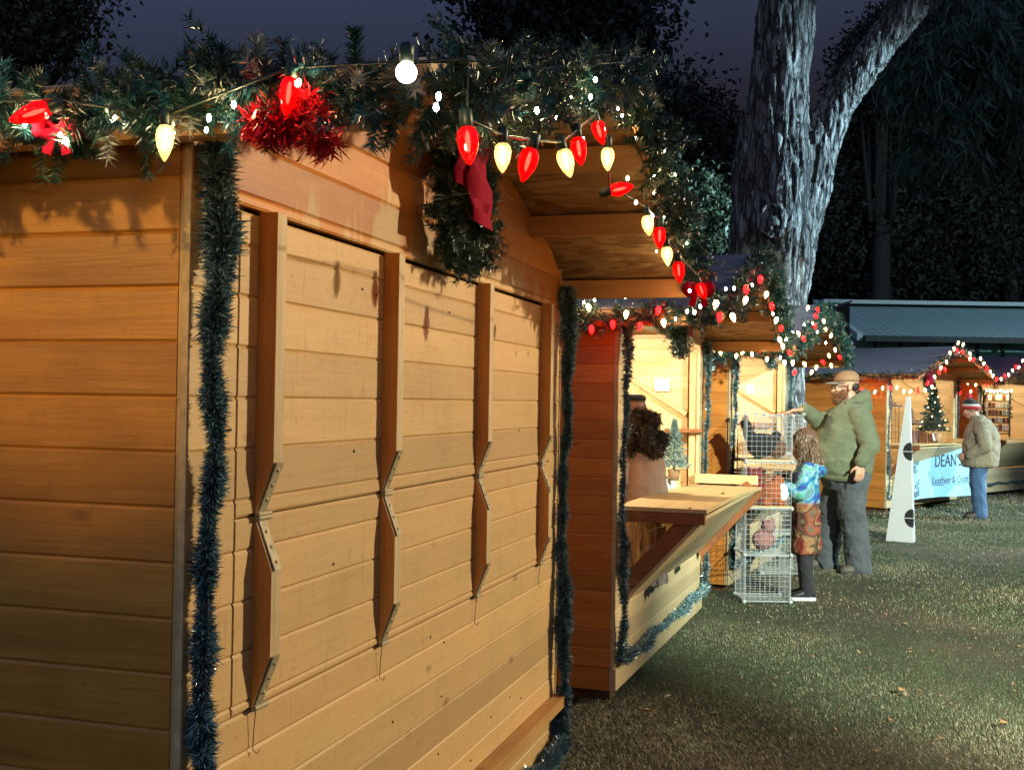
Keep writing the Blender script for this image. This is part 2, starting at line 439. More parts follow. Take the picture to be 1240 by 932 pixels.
def make_stall(S, label, open_, mats, zb, zt, xa, xb, sidecol):
    L, D = S.L, S.D
    root = empty('market_stall', S.c, S.rz, label, 'market stall', 'wooden market stalls in a row along the lawn')
    zbase = .17
    zg = lambda x: S.zr(x) - .004
    def gable_lo(z): return max(0.0, (z - S.ze + .004)/S.sl - S.ov)
    def gable_hi(z): return L - gable_lo(z)
    def spans(a, b):
        zm = (a+b)/2
        if zb < zm < zt: return [(lambda z: 0.0, lambda z: xa), (lambda z: xb, lambda z: L)]
        return [(gable_lo, gable_hi)]
    mb = MB(); top = S.zr(L/2) - .01
    for z0, z1 in ((zbase, zb), (zb, zt), (zt, top)):
        boards(mb, z0, z1, spans, lambda u, d, z: (u, d, z))
    mb.build('front_wall', mats['front'], root)
    zs = S.zr(0) - .004
    for x, sg, nm in ((0, 1, 'side_wall'), (L, -1, 'side_wall')):
        mb = MB()
        boards(mb, zbase, zs, lambda a, b: [(lambda z: .022, lambda z: D)], (lambda u, d, z: (x + sg*d, u, z)))
        mb.build('side_wall', sidecol, root)
        # inner lining and brace
        mb = MB()
        boards(mb, zbase, zs-.03, lambda a, b: [(lambda z: .10, lambda z: D-.05)], (lambda u, d, z: (x + sg*(.034-d*.6), u, z)), th=.02)
        mb.build('side_lining', M_INT, root)
    mb = MB()
    boards(mb, zbase, zs, lambda a, b: [(lambda z: .022, lambda z: L-.022)], lambda u, d, z: (u, D-.022+ .02 - d*.9, z))
    mb.box(.022, L-.022, D+.002, D+.012, zbase, zs)
    mb.build('back_wall', M_INT if open_ else mats['front'], root)
    # base skids and floor
    mb = MB(); mb.box(.03, L-.03, .025, D-.03, .145, .165); mb.build('floor', M_SHELF, root)
    mb = MB(); mb.box(-.004, L+.004, -.012, .022, .06, .168); mb.build('base_board', mats['base'], root)
    mb = MB(); mb.box(-.006, .03, .024, D, .06, .168); mb.build('base_board', sidecol, root)
    mb = MB(); mb.box(L-.03, L+.006, .024, D, .06, .168); mb.build('base_board', sidecol, root)
    for x in (.05, L/2, L-.14):
        mb = MB(); mb.box(x, x+.09, .03, D-.05, -.03, .058); mb.build('skid', M_DARKW, root)
    # corner beads and posts
    for x0, x1 in ((-.007, -.001), (L+.001, L+.007)):
        mb = MB(); mb.box(x0, x1, -.004, .009, .172, zs-.01); mb.build('corner_bead', M_EDGE, root)
    # roof
    y0, y1 = -S.f, D+.15
    rm = MB(); fm = MB()
    for sg in (0, 1):
        X = (lambda x: x) if sg == 0 else (lambda x: L-x)
        xe, xm = -S.ov, L/2
        ze, zm = S.ze, S.zr(L/2)
        p = [(X(xe), y0, ze), (X(xm), y0, zm), (X(xm), y1, zm), (X(xe), y1, ze)]
        q = [(a, b, c+.013) for a, b, c in p]; rm.hexa(p+q)
        p2 = [(X(xe-.015), y0-.008, ze+.0105), (X(xm), y0-.008, zm+.0155), (X(xm), y1, zm+.0155), (X(xe-.015), y1, ze+.0105)]
        fm.hexa(p2 + [(a, b, c+.007) for a, b, c in p2])
    roof = rm.build('roof', M_OSB, root)
    fm.build('roofing_felt', M_FELT, roof)
    for x in (.02-S.ov, .42, .86, L-.86, L-.42, L+S.ov-.02):
        mb = MB(); z = S.zr(x); mb.box(x-.019, x+.019, y0+.004, D-.03 if 0 < x < L else y1, z-.078, z-.009); mb.build('purlin', M_BEAMY, roof)
    mb = MB(); mb.box(L/2-.02, L/2+.02, y0+.004, D-.03, S.zr(L/2)-.10, S.zr(L/2)-.012); mb.build('ridge_beam', M_BEAMY, roof)
    for sg in (0, 1):
        X = (lambda x: x) if sg == 0 else (lambda x: L-x)
        a, b = -S.ov-.02, L/2
        mb = MB(); mb.hexa([(X(a), y0-.022, S.ze-.055), (X(b), y0-.022, S.zr(b)-.055), (X(b), y0-.001, S.zr(b)-.055), (X(a), y0-.001, S.ze-.055),
                            (X(a), y0-.022, S.ze+.006), (X(b), y0-.022, S.zr(b)+.006), (X(b), y0-.001, S.zr(b)+.006), (X(a), y0-.001, S.ze+.006)])
        mb.build('verge_board', M_BEAMX, roof)
        mb = MB(); xx = sorted((X(-S.ov-.022), X(-S.ov-.002))); mb.box(xx[0], xx[1], y0, y1, S.ze-.05, S.ze+.009); mb.build('eave_board', M_BEAMY, roof)
    if not open_:
        zh = 1.273
        for nm, z0, z1, xs0, xs1 in (('upper', zh+.0015, zt-.012, xa+.004, xb-.004), ('lower', zb+.003, zh-.0015, xa+.004, xb-.004)):
            mb = MB(); boards(mb, z0, z1, lambda a, b: [(lambda z: xs0, lambda z: xs1)], lambda u, d, z: (u, d-.002, z))
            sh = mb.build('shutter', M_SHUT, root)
            for x in (.2275, .825, 1.535, 2.25):
                t, w, bv = .042, .036, .10
                if nm == 'upper': prof = [(z1+.006, -.0025), (z1+.006, -t), (z0+bv, -t), (z0+.004, -.006), (z0+.004, -.0025)]
                else: prof = [(z1-.004, -.0025), (z1-.004, -.006), (z1-bv, -t), (z0+bv, -t), (z0+.004, -.006), (z0+.004, -.0025)]
                st = MB(); n = len(prof)
                vs = [(x, y, z) for z, y in prof] + [(x+w, y, z) for z, y in prof]
                st.add(vs, [tuple(range(n))], 0); st.add(vs, [tuple(range(n, 2*n))[::-1]], 0)
                st.add(vs, [(i, n+i, n+(i+1) % n, (i+1) % n) for i in range(n)], 1)
                so = st.build('batten', [M_STUD, M_STUDP], sh)
                # strap hinges lying on the bevels
                ends = [(z0+.006, z0+bv)] if nm == 'upper' else [(z1-.006, z1-bv), (z0+.006, z0+bv)]
                for ze_, zo_ in ends:
                    a = Vector((x+w/2, -.009, ze_)); b = Vector((x+w/2, -t-.004, zo_))
                    hm = MB(); hm.beam(a, b, .026, .003, (0, -1, 0))
                    for q in (.25, .55, .85):
                        c = a.lerp(b, q); nrm = Vector((0, -1, .4 if zo_ > ze_ else -.4)).normalized(); hm.lathe([(.005, 0), (.004, .003), (.001, .004)], c, 8, 0, nrm)
                    hm.tube([(x-.004, -.012, ze_-.004*(1 if zo_ > ze_ else -1)), (x+w+.008, -.012, ze_-.004*(1 if zo_ > ze_ else -1))], .006, 8)
                    hm.build('hinge', M_METAL, sh)
                if nm == 'lower':
                    hk = MB(); hk.tube([(x+.004, -.012, z0-.002), (x+.005, -.008, z0-.04), (x+.006, -.006, z0-.078), (x+.012, -.012, z0-.086), (x+.017, -.016, z0-.078)], .0009, 6); hk.build('hook', M_WIREM, sh)
        mb = MB(); mb.box(0.02, L-.02, -.05, -.003, .345, .385); mb.build('ledge', M_BEAMX, root)
        mb = MB()
        for i in range(26):
            x = rng.uniform(.05, L-.05); z = rng.uniform(.4, .9) if i % 2 else rng.uniform(1.0, 1.85)
            mb.lathe([(.0035, -.0005), (.003, .0012)], (x, -.001 if z < .9 else -.003, z), 8, 0, (0, -1, 0))
        mb.build('nail_head', M_WIREM, root)['kind'] = 'stuff'
    else:
        # folded-down counter: sloping panel, shelf, frames
        wz, dep = .965, .43
        cn = empty('counter', (0, 0, 0)); cn.parent = root
        x0, x1 = xa+.03, xb-.03
        p0, p1 = Vector((0, -.012, zb+.01)), Vector((0, -dep+.01, wz-.05))
        mb = MB(); t = (p1-p0); nrm = Vector((0, -t.z, t.y)).normalized()
        if nrm.z > 0: nrm = -nrm
        mb.hexa([p0+Vector((x0, 0, 0)), p0+Vector((x1, 0, 0)), p0+Vector((x1, 0, 0))-nrm*.018, p0+Vector((x0, 0, 0))-nrm*.018,
                 p1+Vector((x0, 0, 0)), p1+Vector((x1, 0, 0)), p1+Vector((x1, 0, 0))-nrm*.018, p1+Vector((x0, 0, 0))-nrm*.018])
        mb.build('sloping_panel', mats['panel'], cn)
        for x in (x0+.018, (x0+x1)/2, x1-.018):
            mb = MB(); mb.beam(p0+Vector((x, 0, 0))-nrm*.06+t*.04, p1+Vector((x, 0, 0))-nrm*.06-t*.02, .036, .08, nrm); mb.build('brace', M_BROWN, cn)
        mb = MB(); mb.beam(p0+Vector((x1-.02, 0, 0))+nrm*.022, p1+Vector((x1-.02, 0, 0))+nrm*.022, .036, .04, nrm); mb.build('batten', M_BROWN, cn)
        # slightly bowed shelf
        mb = MB(); n = 14
        for i in range(n):
            xa_, xb_ = x0-.02+(x1-x0+.04)*i/n, x0-.02+(x1-x0+.04)*(i+1)/n
            za, zb_ = [wz + .012*math.sin(3.0*u/(x1-x0)) - .03*(u-x0)/(x1-x0) for u in (xa_, xb_)]
            mb.hexa([(xa_, -dep, za-.02), (xb_, -dep, zb_-.02), (xb_, .03, zb_-.02), (xa_, .03, za-.02), (xa_, -dep, za), (xb_, -dep, zb_), (xb_, .03, zb_), (xa_, .03, za)])
        mb.build('shelf', M_SHELF, cn)
        mb = MB(); mb.box(x0-.02, x0+.016, -dep+.01, .02, wz-.075, wz-.022); mb.build('shelf_frame', M_BROWN, cn)
        mb = MB(); mb.box(x1-.016, x1+.02, -dep+.01, .02, wz-.10, wz-.055); mb.build('shelf_frame', M_BROWN, cn)
        mb = MB(); mb.box(x1-.01, x1+.012, -dep+.02, .02, wz-.017, wz+.045); mb.build('end_board', M_SHELF, cn)
        # interior posts, rail and brace
        mb = MB(); mb.box(L-.105, L-.052, .024, .075, .17, zs-.03); mb.build('post', M_SHELF, root)
        mb = MB(); mb.box(.052, .105, .024, .075, .17, zs-.03); mb.build('post', M_SHELF, root)
        mb = MB(); mb.beam((L-.06, .95, 1.93), (L-.06, .10, 1.42), .03, .05, (1, 0, 0)); mb.build('brace', M_SHELF, root)
        mb = MB(); mb.beam((.5, D-.05, 1.93), (1.2, D-.05, 1.45), .05, .03, (0, 1, 0)); mb.build('brace', M_SHELF, root)
        mb = MB(); mb.beam((L-.5, D-.05, 1.93), (L-1.2, D-.05, 1.45), .05, .03, (0, 1, 0)); mb.build('brace', M_SHELF, root)
        mb = MB(); mb.box(.06, L-.06, D-.075, D-.04, 1.28, 1.315); mb.build('rail', M_BROWN, root)
        mb = MB(); mb.lathe([(.02, 0), (.045, -.03), (.05, -.09), (.03, -.12)], (L*.5, .75, S.zr(L/2)-.11), 14); mb.build('ceiling_lamp', M_LAMP, root)
    return root

def lamp(name, loc, energy, col, size=.1, kind='POINT', target=None, angle=60, blend=.3):
    l = bpy.data.lights.new(name, kind); l.energy = energy; l.color = col
    if kind in ('POINT', 'SPOT'): l.shadow_soft_size = size
    if kind == 'SPOT': l.spot_size = R(angle); l.spot_blend = blend
    o = bpy.data.objects.new(name, l); C.objects.link(o); o.location = loc
    if target is not None: o.rotation_euler = (Vector(target)-Vector(loc)).to_track_quat('-Z', 'Y').to_euler()
    return o

S1 = Stall((-.552, 1.93), 16.8, ze=1.975)
S2 = Stall((.528, 5.67), 19.3, f=.52, L=2.48)
S3 = Stall((1.733, 9.02), 24.0, f=.52, L=2.45)
S4 = Stall((5.28, 15.98), 43.0, f=.52, L=2.5)
S5 = Stall((7.80, 19.0), 47.0, f=.52, L=2.5)
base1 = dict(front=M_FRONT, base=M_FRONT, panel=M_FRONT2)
base2 = dict(front=M_FRONT2, base=M_FRONT2, panel=M_FRONT2)
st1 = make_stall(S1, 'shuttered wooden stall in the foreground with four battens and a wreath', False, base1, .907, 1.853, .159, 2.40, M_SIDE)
st2 = make_stall(S2, 'open wooden stall behind the shuttered one, woman in hat behind its counter', True, base2, .46, 1.90, .13, 2.36, M_SIDE_RED)
st3 = make_stall(S3, 'open wooden stall behind the wire cubes, left of the big trunk', True, base2, .46, 1.90, .13, 2.33, M_SIDE_RED)
st4 = make_stall(S4, 'open wooden stall behind the blue white banner and lit potted tree', True, base2, .46, 1.90, .13, 2.37, M_SIDE_RED)
st5 = make_stall(S5, 'open wooden stall at the right edge with a rack of small goods', True, base2, .46, 1.90, .13, 2.37, M_SIDE_RED)
for S, e in ((S2, 35), (S3, 25), (S4, 16), (S5, 16)):
    lamp('stall_lamp', S.W(S.L*.5, .75, S.zr(S.L/2)-.26), e*4.4, (1, .86, .60), .06)

# ------------------------------------------------------------------ garlands and lights on the stalls
NM = {1: 'foreground stall', 2: 'stall with the hatted woman', 3: 'stall behind the wire cubes', 4: 'stall with the banner', 5: 'rightmost stall'}
for k, S in ((1, S1), (2, S2), (3, S3), (4, S4), (5, S5)):
    near = k == 1
    kw = dict(per_m=300, n_need=130, tip=.066, needle=.021, width=.0025, core=.042, bias=(0, 0, -.05)) if near else (dict(per_m=210, n_need=60, tip=.075, needle=.026, width=.0034, core=.045, bias=(0, 0, -.1)) if k < 4 else dict(per_m=70, n_need=30, tip=.08, needle=.03, width=.005))
    x = -S.ov-.045; pts = []
    for i in range(13):
        y = 1.3 - (1.3+S.f)*i/12; pts.append(S.W(x, y, S.ze-.03-.02*math.sin(i*1.7)))
    pine_garland('pine_garland', pts, 'artificial pine garland along the left eave of the ' + NM[k], 'pine garlands on the stall roofs', **kw)
    pts = []
    for i in range(25):
        x = -S.ov-.03 + (S.L+2*S.ov+.06)*i/24; z = S.zr(min(max(x, -S.ov), S.L+S.ov)) - (.045 if near else .005) + .015*math.sin(i*1.3)
        pts.append(S.W(x, -S.f-.05, z))
    pine_garland('pine_garland', pts, 'artificial pine garland over the front gable edge of the ' + NM[k], 'pine garlands on the stall roofs', **kw)
    tw = dict(per_m=24000, rad=.039, width=.0013) if near else (dict(per_m=5000, rad=.042, width=.0026) if k < 4 else dict(per_m=1500, rad=.04, width=.006))
    def vert(x, z0, z1, n=24): return [S.W(x+.008*math.sin(j*.9), -.036+.005*math.sin(j*1.4), z0+(z1-z0)*j/n) for j in range(n+1)]
    tinsel_garland('tinsel_garland', vert(.020, .2, 1.93), 'dark tinsel garland down the left front corner of the ' + NM[k], 'tinsel garlands on the stall corners', **tw)
    tinsel_garland('tinsel_garland', vert(S.L-.03, .2, 1.93), 'dark tinsel garland down the right front corner of the ' + NM[k], 'tinsel garlands on the stall corners', **tw)
    base = [S.W(.052+(S.L-.08)*j/24, -.045, .205+.012*math.sin(j*1.1)) for j in range(25)]
    tinsel_garland('tinsel_garland', base, 'dark tinsel garland along the bottom of the ' + NM[k], 'tinsel garlands on the stall corners', **tw)

# wreaths
def wreath(S, label, rad=.165, z=2.0, cx=0, **kw):
    c = Vector((S.L/2+cx, -.075, z))
    ring = [S.W(c.x+rad*math.cos(2*math.pi*j/40), c.y, c.z+rad*math.sin(2*math.pi*j/40)) for j in range(41)]
    V, mi = pine_tris(ring, **kw)
    V2, mi2 = tinsel_tris(ring, per_m=2500, rad=.055, width=kw['width'])
    root = tag(link('wreath', tri_mesh('wreath', np.concatenate([V, V2]), M_PINE+M_TINS, np.concatenate([mi, mi2+4]))), label, 'wreath', 'wreaths on the stall gables')
    MB().tube(ring[:-1], .012, 8, closed=True).build('ring', M_STEM, root)
    # velvet ribbon: knot, loops and tails hanging in front
    rb = MB()
    def strip(pts, w):
        n = len(pts); vs = []
        for i, p in enumerate(pts):
            wv = w*(1+.12*math.sin(i*2.1)); yy = .008*math.sin(i*1.7)
            vs += [S.W(p[0]-wv/2, p[1]+yy, p[2]), S.W(p[0]+wv/2, p[1]-yy, p[2]), S.W(p[0]+wv/2, p[1]-yy+.003, p[2]), S.W(p[0]-wv/2, p[1]+yy+.003, p[2])]
        fs = []
        for i in range(n-1):
            o = i*4; fs += [(o, o+1, o+5, o+4), (o+2, o+3, o+7, o+6), (o+1, o+2, o+6, o+5), (o+3, o, o+4, o+7)]
        rb.add(vs, fs, 0, True)
    strip([(c.x-.13+.006*i, c.y-.066-.002*i, c.z+.17-.034*i) for i in range(8)], .17)
    strip([(c.x-.19+.004*i, c.y-.062, c.z+.17-.030*i) for i in range(6)], .15)
    rb.build('ribbon', M_RIB, root)
    return root
wreath(S1, 'round green wreath with red velvet ribbon on the shuttered stall gable', z=2.02, cx=-.06, rad=.15, per_m=520, n_need=90, tip=.042, needle=.019, width=.0021, core=.038)
wreath(S2, 'small dark wreath on the gable above the woman in a hat', rad=.15, z=1.96, per_m=220, n_need=50, tip=.06, needle=.024, width=.003)
wreath(S3, 'small dark wreath on the gable of the stall by the wire cubes', rad=.13, z=1.98, per_m=110, n_need=50, tip=.06, needle=.024, width=.003)
wreath(S4, 'small dark wreath hanging above the banner stall opening', rad=.13, z=1.88, per_m=90, n_need=30, tip=.06, needle=.026, width=.005)

# bulbs
def bulb_prof(l, r): return [(r*.42, 0), (r*.62, l*.06), (r*.88, l*.16), (r*.98, l*.27), (r, l*.36), (r*.95, l*.48), (r*.82, l*.62), (r*.62, l*.76), (r*.38, l*.89), (r*.18, l*.97), (r*.04, l)]
def near_bulb(p, col, d, l=.062, r=.0195, root=None):
    d = Vector(d).normalized(); p = Vector(p)
    mb = MB().lathe(bulb_prof(l, r), p, 18, 0, d); b = mb.build('bulb', M_RSH if col == 'r' else M_WSH, root)
    MB().lathe([(.0008, l*.14), (.0026, l*.22), (.0034, l*.42), (.0024, l*.60), (.0008, l*.68)], p, 10, 0, d).build('filament', M_RCORE if col == 'r' else M_WCORE, b)
    MB().lathe([(r*.5, -.022), (r*.62, -.02), (r*.62, .002), (r*.45, .004)], p, 12, 0, d).build('socket', M_SOCK, b)
    return b
def far_bulb(p, col, d, root, l=.05, r=.017):
    return MB().lathe(bulb_prof(l, r), Vector(p), 8, 0, d).build('bulb', M_RFAR if col == 'r' else M_WFAR, root)
def mini_bulb(p, root, r=.0032):
    return MB().ball(p, r, r, r*1.7, n=8, k=6).build('bulb', M_MINI, root)

def string(label, wire_pts, r=.0025):
    root = empty('string_lights', wire_pts[0], 0, label, 'string lights', 'strings of red and white bulbs on the stalls')
    MB().tube([Vector(p)-Vector(wire_pts[0]) for p in wire_pts], r, 5).build('wire', M_SOCK, root)
    return root, Vector(wire_pts[0])

# foreground stall: big bulbs; eave plane x=-ov-.1, verge plane y=-f-.12
def p1(px, py, on):
    return S1.on_x(px, py, -S1.ov-.12) if on == 'e' else S1.on_y(px, py, -S1.f-.13)
big = [(62,130,'r','e',(-1,0,-.35),1.15),(352,92,'r','e',(-.1,0,-1),1.0),(200,150,'w','e',(0,0,-1),.95),(565,152,'r','v',(.1,0,-1),1.05),
       (609,172,'w','v',(0,0,-1),.9),(644,178,'r','v',(-.25,0,-1),1.15),(681,180,'w','v',(.3,0,-1),1.05),(699,165,'r','v',(.15,0,-1),1.1),
       (722,146,'r','v',(.3,0,-1),1.0),(736,178,'w','v',(0,0,-1),1.0),(738,232,'r','v',(1,0,.25),1.05),(783,260,'w','v',(.15,0,-1),1.05),
       (799,274,'r','v',(0,0,-1),1.2),(807,298,'w','v',(.1,0,-1),1.1),(821,316,'r','v',(.1,0,-1),1.3),(846,342,'r','v',(.4,0,-1),1.2)]
wire = [S1.W(-S1.ov-.10, .9, 1.96)] + [p1(b[0], b[1]-10, b[3]) for b in sorted([b for b in big if b[3] == 'e'], key=lambda b: b[0])] + [S1.W(-S1.ov-.06, -S1.f-.1, 1.97)] + [p1(b[0], b[1]-8, b[3]) for b in big if b[3] == 'v']
root, o0 = string('large red and clear cone bulbs on the garland of the foreground stall', wire, .0022)
for px, py, col, on, d, sc in big:
    near_bulb(p1(px, py, on)-o0, col, d, .058*sc*(1.0 if on == 'e' else .86), .0180*sc*(.74 if on == 'e' else .76), root)
g = MB(); gp = p1(492, 88, 'e' ) if False else S1.on_y(492, 88, -S1.f-.12)
g.ball(gp-o0, .0122, n=20, k=14); gb = g.build('bulb', M_BALL, root)
MB().lathe([(.008, .012), (.009, .03), (.006, .034)], gp-o0, 10).build('socket', M_SOCK, gb)
minis = [(20,144,'e'),(80,171,'e'),(253,143,'e'),(283,127,'e'),(362,100,'e'),(30,150,'e'),(531,117,'v'),(528,130,'v'),(650,134,'v'),(721,97,'v'),(715,118,'v'),(706,170,'v'),(565,178,'v'),(760,216,'v'),(790,262,'v'),(770,245,'v'),(835,352,'v')]
root, o0 = string('fine string of tiny white lights woven through the foreground stall garland', [S1.W(-S1.ov-.06, .9, 1.95), S1.W(-S1.ov-.06, -S1.f-.06, 1.95), S1.W(S1.L/2, -S1.f-.07, S1.zr(S1.L/2)), S1.W(S1.L+S1.ov, -S1.f-.07, S1.ze)], .0012)
for px, py, on in minis: mini_bulb(p1(px, py, on)-o0, root)
for i in range(14): mini_bulb(S1.W(-S1.ov-.06-rng.uniform(0, .05), .8-1.2*(i+.5)/14, S1.ze+rng.uniform(-.10, -.02))-o0, root, .0024)  # extra bulbs hidden in the eave garland, added for their glow
for i in range(30):
    x = -S1.ov + (S1.L+2*S1.ov)*(i+.5)/30
    mini_bulb(S1.W(x, -S1.f+rng.uniform(-.10, .06), S1.zr(x)+rng.uniform(-.12, -.03))-o0, root, .0024)  # more unseen bulbs along the verge, added to warm the gable

def far_string(S, label, eave, verge, minis, l=.041, r=.0118, mr=.0042):
    w = [S.W(-S.ov-.08, 1.0, S.ze), S.W(-S.ov-.08, -S.f-.06, S.ze), S.W(S.L/2, -S.f-.08, S.zr(S.L/2)), S.W(S.L+S.ov, -S.f-.08, S.ze)]
    root, o0 = string(label, w, .003)
    for px, py, c in eave: far_bulb(S.on_x(px, py-4, -S.ov-.12)-o0, c, (rng.normal()*.2, rng.normal()*.2, -1), root, l, r)
    for px, py, c in verge: far_bulb(S.on_y(px, py-4, -S.f-.13)-o0, c, (rng.normal()*.3, rng.normal()*.2, -1), root, l, r)
    for px, py, on in minis: mini_bulb((S.on_x(px, py, -S.ov-.11) if on == 'e' else S.on_y(px, py, -S.f-.12))-o0, root, mr)
far_string(S2, 'red and white bulbs on the garland above the woman in a hat',
    [(742,392,'r'),(716,398,'r'),(694,391,'w'),(759,380,'w'),(803,390,'w'),(798,375,'r'),(712,372,'w'),(776,394,'r')],
    [(872,382,'r'),(903,350,'r'),(904,363,'w'),(886,383,'w'),(929,357,'w'),(934,371,'r'),(941,388,'w'),(946,398,'r'),(943,412,'w'),(849,347,'r'),(868,367,'w'),(921,338,'r')],
    [(879,350,'v'),(889,349,'v'),(848,371,'v'),(841,378,'v'),(832,377,'v'),(757,360,'e'),(707,366,'e'),(720,363,'e'),(818,386,'e'),(911,345,'v'),(936,380,'v')], mr=.0045)
far_string(S3, 'red and white bulbs on the garland of the stall by the wire cubes',
    [(864,424,'w'),(882,418,'w'),(900,428,'w'),(910,430,'w'),(920,424,'r'),(892,432,'w'),(929,436,'w'),(872,428,'w')],
    [(979,374,'w'),(997,390,'w'),(999,400,'w'),(987,384,'r'),(986,396,'r'),(972,411,'r'),(1011,425,'w'),(1003,432,'w'),(1016,434,'r'),(984,452,'w'),(973,442,'w'),(963,452,'r'),(955,428,'r'),(948,420,'w'),(966,405,'w'),(990,376,'r'),(1007,408,'w'),(960,440,'w'),(995,440,'r'),(1006,444,'w'),(989,446,'w'),(950,440,'w')],
    [(974,393,'v'),(984,391,'v'),(990,402,'v'),(1000,415,'v'),(945,433,'v'),(952,411,'v'),(960,402,'v')], mr=.0055)
ev = [(1026+i*8.6, 474-i*.0-3*math.sin(i*1.3)+rng.uniform(-3, 3), 'r' if i % 4 == 2 else 'w') for i in range(11)]
vg = [(1120,474,'w'),(1124,466,'r'),(1128,470,'w'),(1131,458,'w'),(1137,452,'r'),(1140,447,'w'),(1146,440,'w'),(1150,429,'w'),(1144,449,'r'),(1155,424,'w'),(1161,417,'w'),(1158,426,'r'),(1166,428,'r'),(1167,419,'w'),(1174,430,'w'),(1180,438,'r'),(1175,436,'w'),(1187,436,'w'),(1192,442,'w'),(1195,448,'r'),(1199,452,'w'),(1203,457,'w'),(1207,461,'r'),(1112,476,'r')]
far_string(S4, 'red and white bulbs along eave and gable of the banner stall', ev, vg, [], .058, .0165)
ev = [(1163,478,'r'),(1172,466,'w'),(1176,476,'w'),(1182,468,'w'),(1188,464,'w'),(1194,470,'r')]
vg = [(1212+i*4.5, 462-i*3.6+rng.uniform(-3, 3), 'r' if i % 3 == 1 else 'w') for i in range(14)]
far_string(S5, 'red and white bulbs on the rightmost stall garland', ev, vg, [], .058, .0165)

# red bows on the garlands
def bow(p, label, s=1.0):
    p = Vector(p); root = tag(MB().ball((0, 0, 0), .018*s, n=10, k=8).build('bow', M_RIB), label, 'bow', 'red bows tied to the garlands'); root.location = p
    for sg in (-1, 1):
        MB().tube([(sg*s*(.005+.06*math.sin(t)), -.02*s*math.sin(2*t), s*.025*math.sin(2*t)*sg) for t in [math.pi*q/10 for q in range(11)]], [s*.02*(.4+math.sin(math.pi*q/10)) for q in range(11)], 8).build('loop', M_RIB, root)
        MB().prism([(sg*s*.0, 0, 0), (sg*s*.03, 0, 0), (sg*s*.055, 0, -.09*s), (sg*s*.02, 0, -.10*s)], (0, -.004, 0), (0, 0, 0)).build('tail', M_RIB, root)
    return root
bow(S1.on_x(70, 156, -S1.ov-.08), 'red ribbon bow under the leftmost red bulb', .42)
bow(S1.on_y(846, 350, -S1.f-.12), 'red ribbon bow at the right roof corner of the foreground stall', .6)
# added red strands paint the red bulb's glow onto the garland
n = 7000; c0 = S1.on_x(354, 138, -S1.ov-.07); d_ = unit(rng.normal(size=(n, 3)) + np.array([0, 0, -.35])); t_ = rng.uniform(-1, 1, (n, 1))
b0_ = np.array([tuple(-S1.inn)])*t_*.05 + np.array([[0, 0, 1.0]])*(.012*np.sin(t_*5) - .03*t_*t_) + rng.normal(size=(n, 3))*.011
o = tag(link('red_glow_tuft', tri_mesh('red_glow_tuft', strands_len(b0_, d_, np.full(n, .026), .0012), [plain('red glow strand', (.42, .006, .012), .3, .25, .4, 40)])), 'added red strands for the bulb glow on the garland left of the foreground gable', 'bow', 'red bows tied to the garlands'); o.location = c0
# ------------------------------------------------------------------ things in and around the stalls
WHITE = plain('white coated wire', (.36, .38, .38), .4, 0, .05)
BOARDW = plain('white foam board', (.50, .51, .50), .5, 0, .06, 4)
HOLE = plain('black of hole shade and stickers', (.01, .01, .01), .9)  # paints shade in the tower holes; also black of stickers and eyes
PAPER = plain('white paper', (.78, .78, .76), .7, 0, .04)
CLOTHW = plain('white table cloth', (.74, .73, .70), .8, 0, .08, 12, .2)
BLACKM = plain('black powder coat', (.012, .012, .012), .5)
LEATHER = plain('brown leather', (.16, .065, .025), .45, 0, .35, 20, .2)
CARD = plain('brown cardboard', (.33, .19, .09), .75, 0, .15, 20)
FROST = [plain('frosted needles', (.20, .36, .33), .5, 0, .4, 40), plain('frosted needles pale', (.42, .55, .52), .5, 0, .3, 40), plain('teal needles', (.07, .17, .15), .5, 0, .3, 40)]

def small_tree(loc, h, r, label, mats, n=900, need=.02, width=.003, lights=0, pot=CARD, cat='potted tree', pr=.045):
    root = empty('small_christmas_tree', loc, 0, label, cat)
    th = rng.uniform(0, 2*np.pi, n); t = rng.random(n)**1.2; rr = r*(1-t)*rng.uniform(.25, 1, n)*(1+.25*np.sin(t*40))
    P = np.stack([np.cos(th)*rr, np.sin(th)*rr, .22*h + t*h*.78], 1)
    k = np.repeat(np.arange(n), 10); d = unit(rng.normal(size=(len(k), 3)) + np.stack([np.cos(th[k]), np.sin(th[k]), np.full(len(k), .3)], 1)*1.2)
    V = strands_len(P[k], d, np.full(len(k), need), width); mi = rng.integers(0, len(mats), len(k)); mi = np.concatenate([mi, mi])
    link('foliage', tri_mesh('foliage', V, mats, mi), root)
    MB().tube([(0, 0, .03), (0, 0, h*.95)], [.010, .003], 8).build('trunk', M_STEM, root)
    MB().lathe([(pr*.75, 0), (pr, h*.18), (pr*.9, h*.18), (pr*.85, h*.15)], (0, 0, 0), 14).build('pot', pot, root)
    for i in range(lights):
        a = i*2.4; t = (i+.5)/lights; q = r*(1-t)*.95+.01
        MB().ball((math.cos(a)*q, math.sin(a)*q, .24*h+t*h*.75), .009, n=8, k=6).build('bulb', M_WFAR, root)
    return root

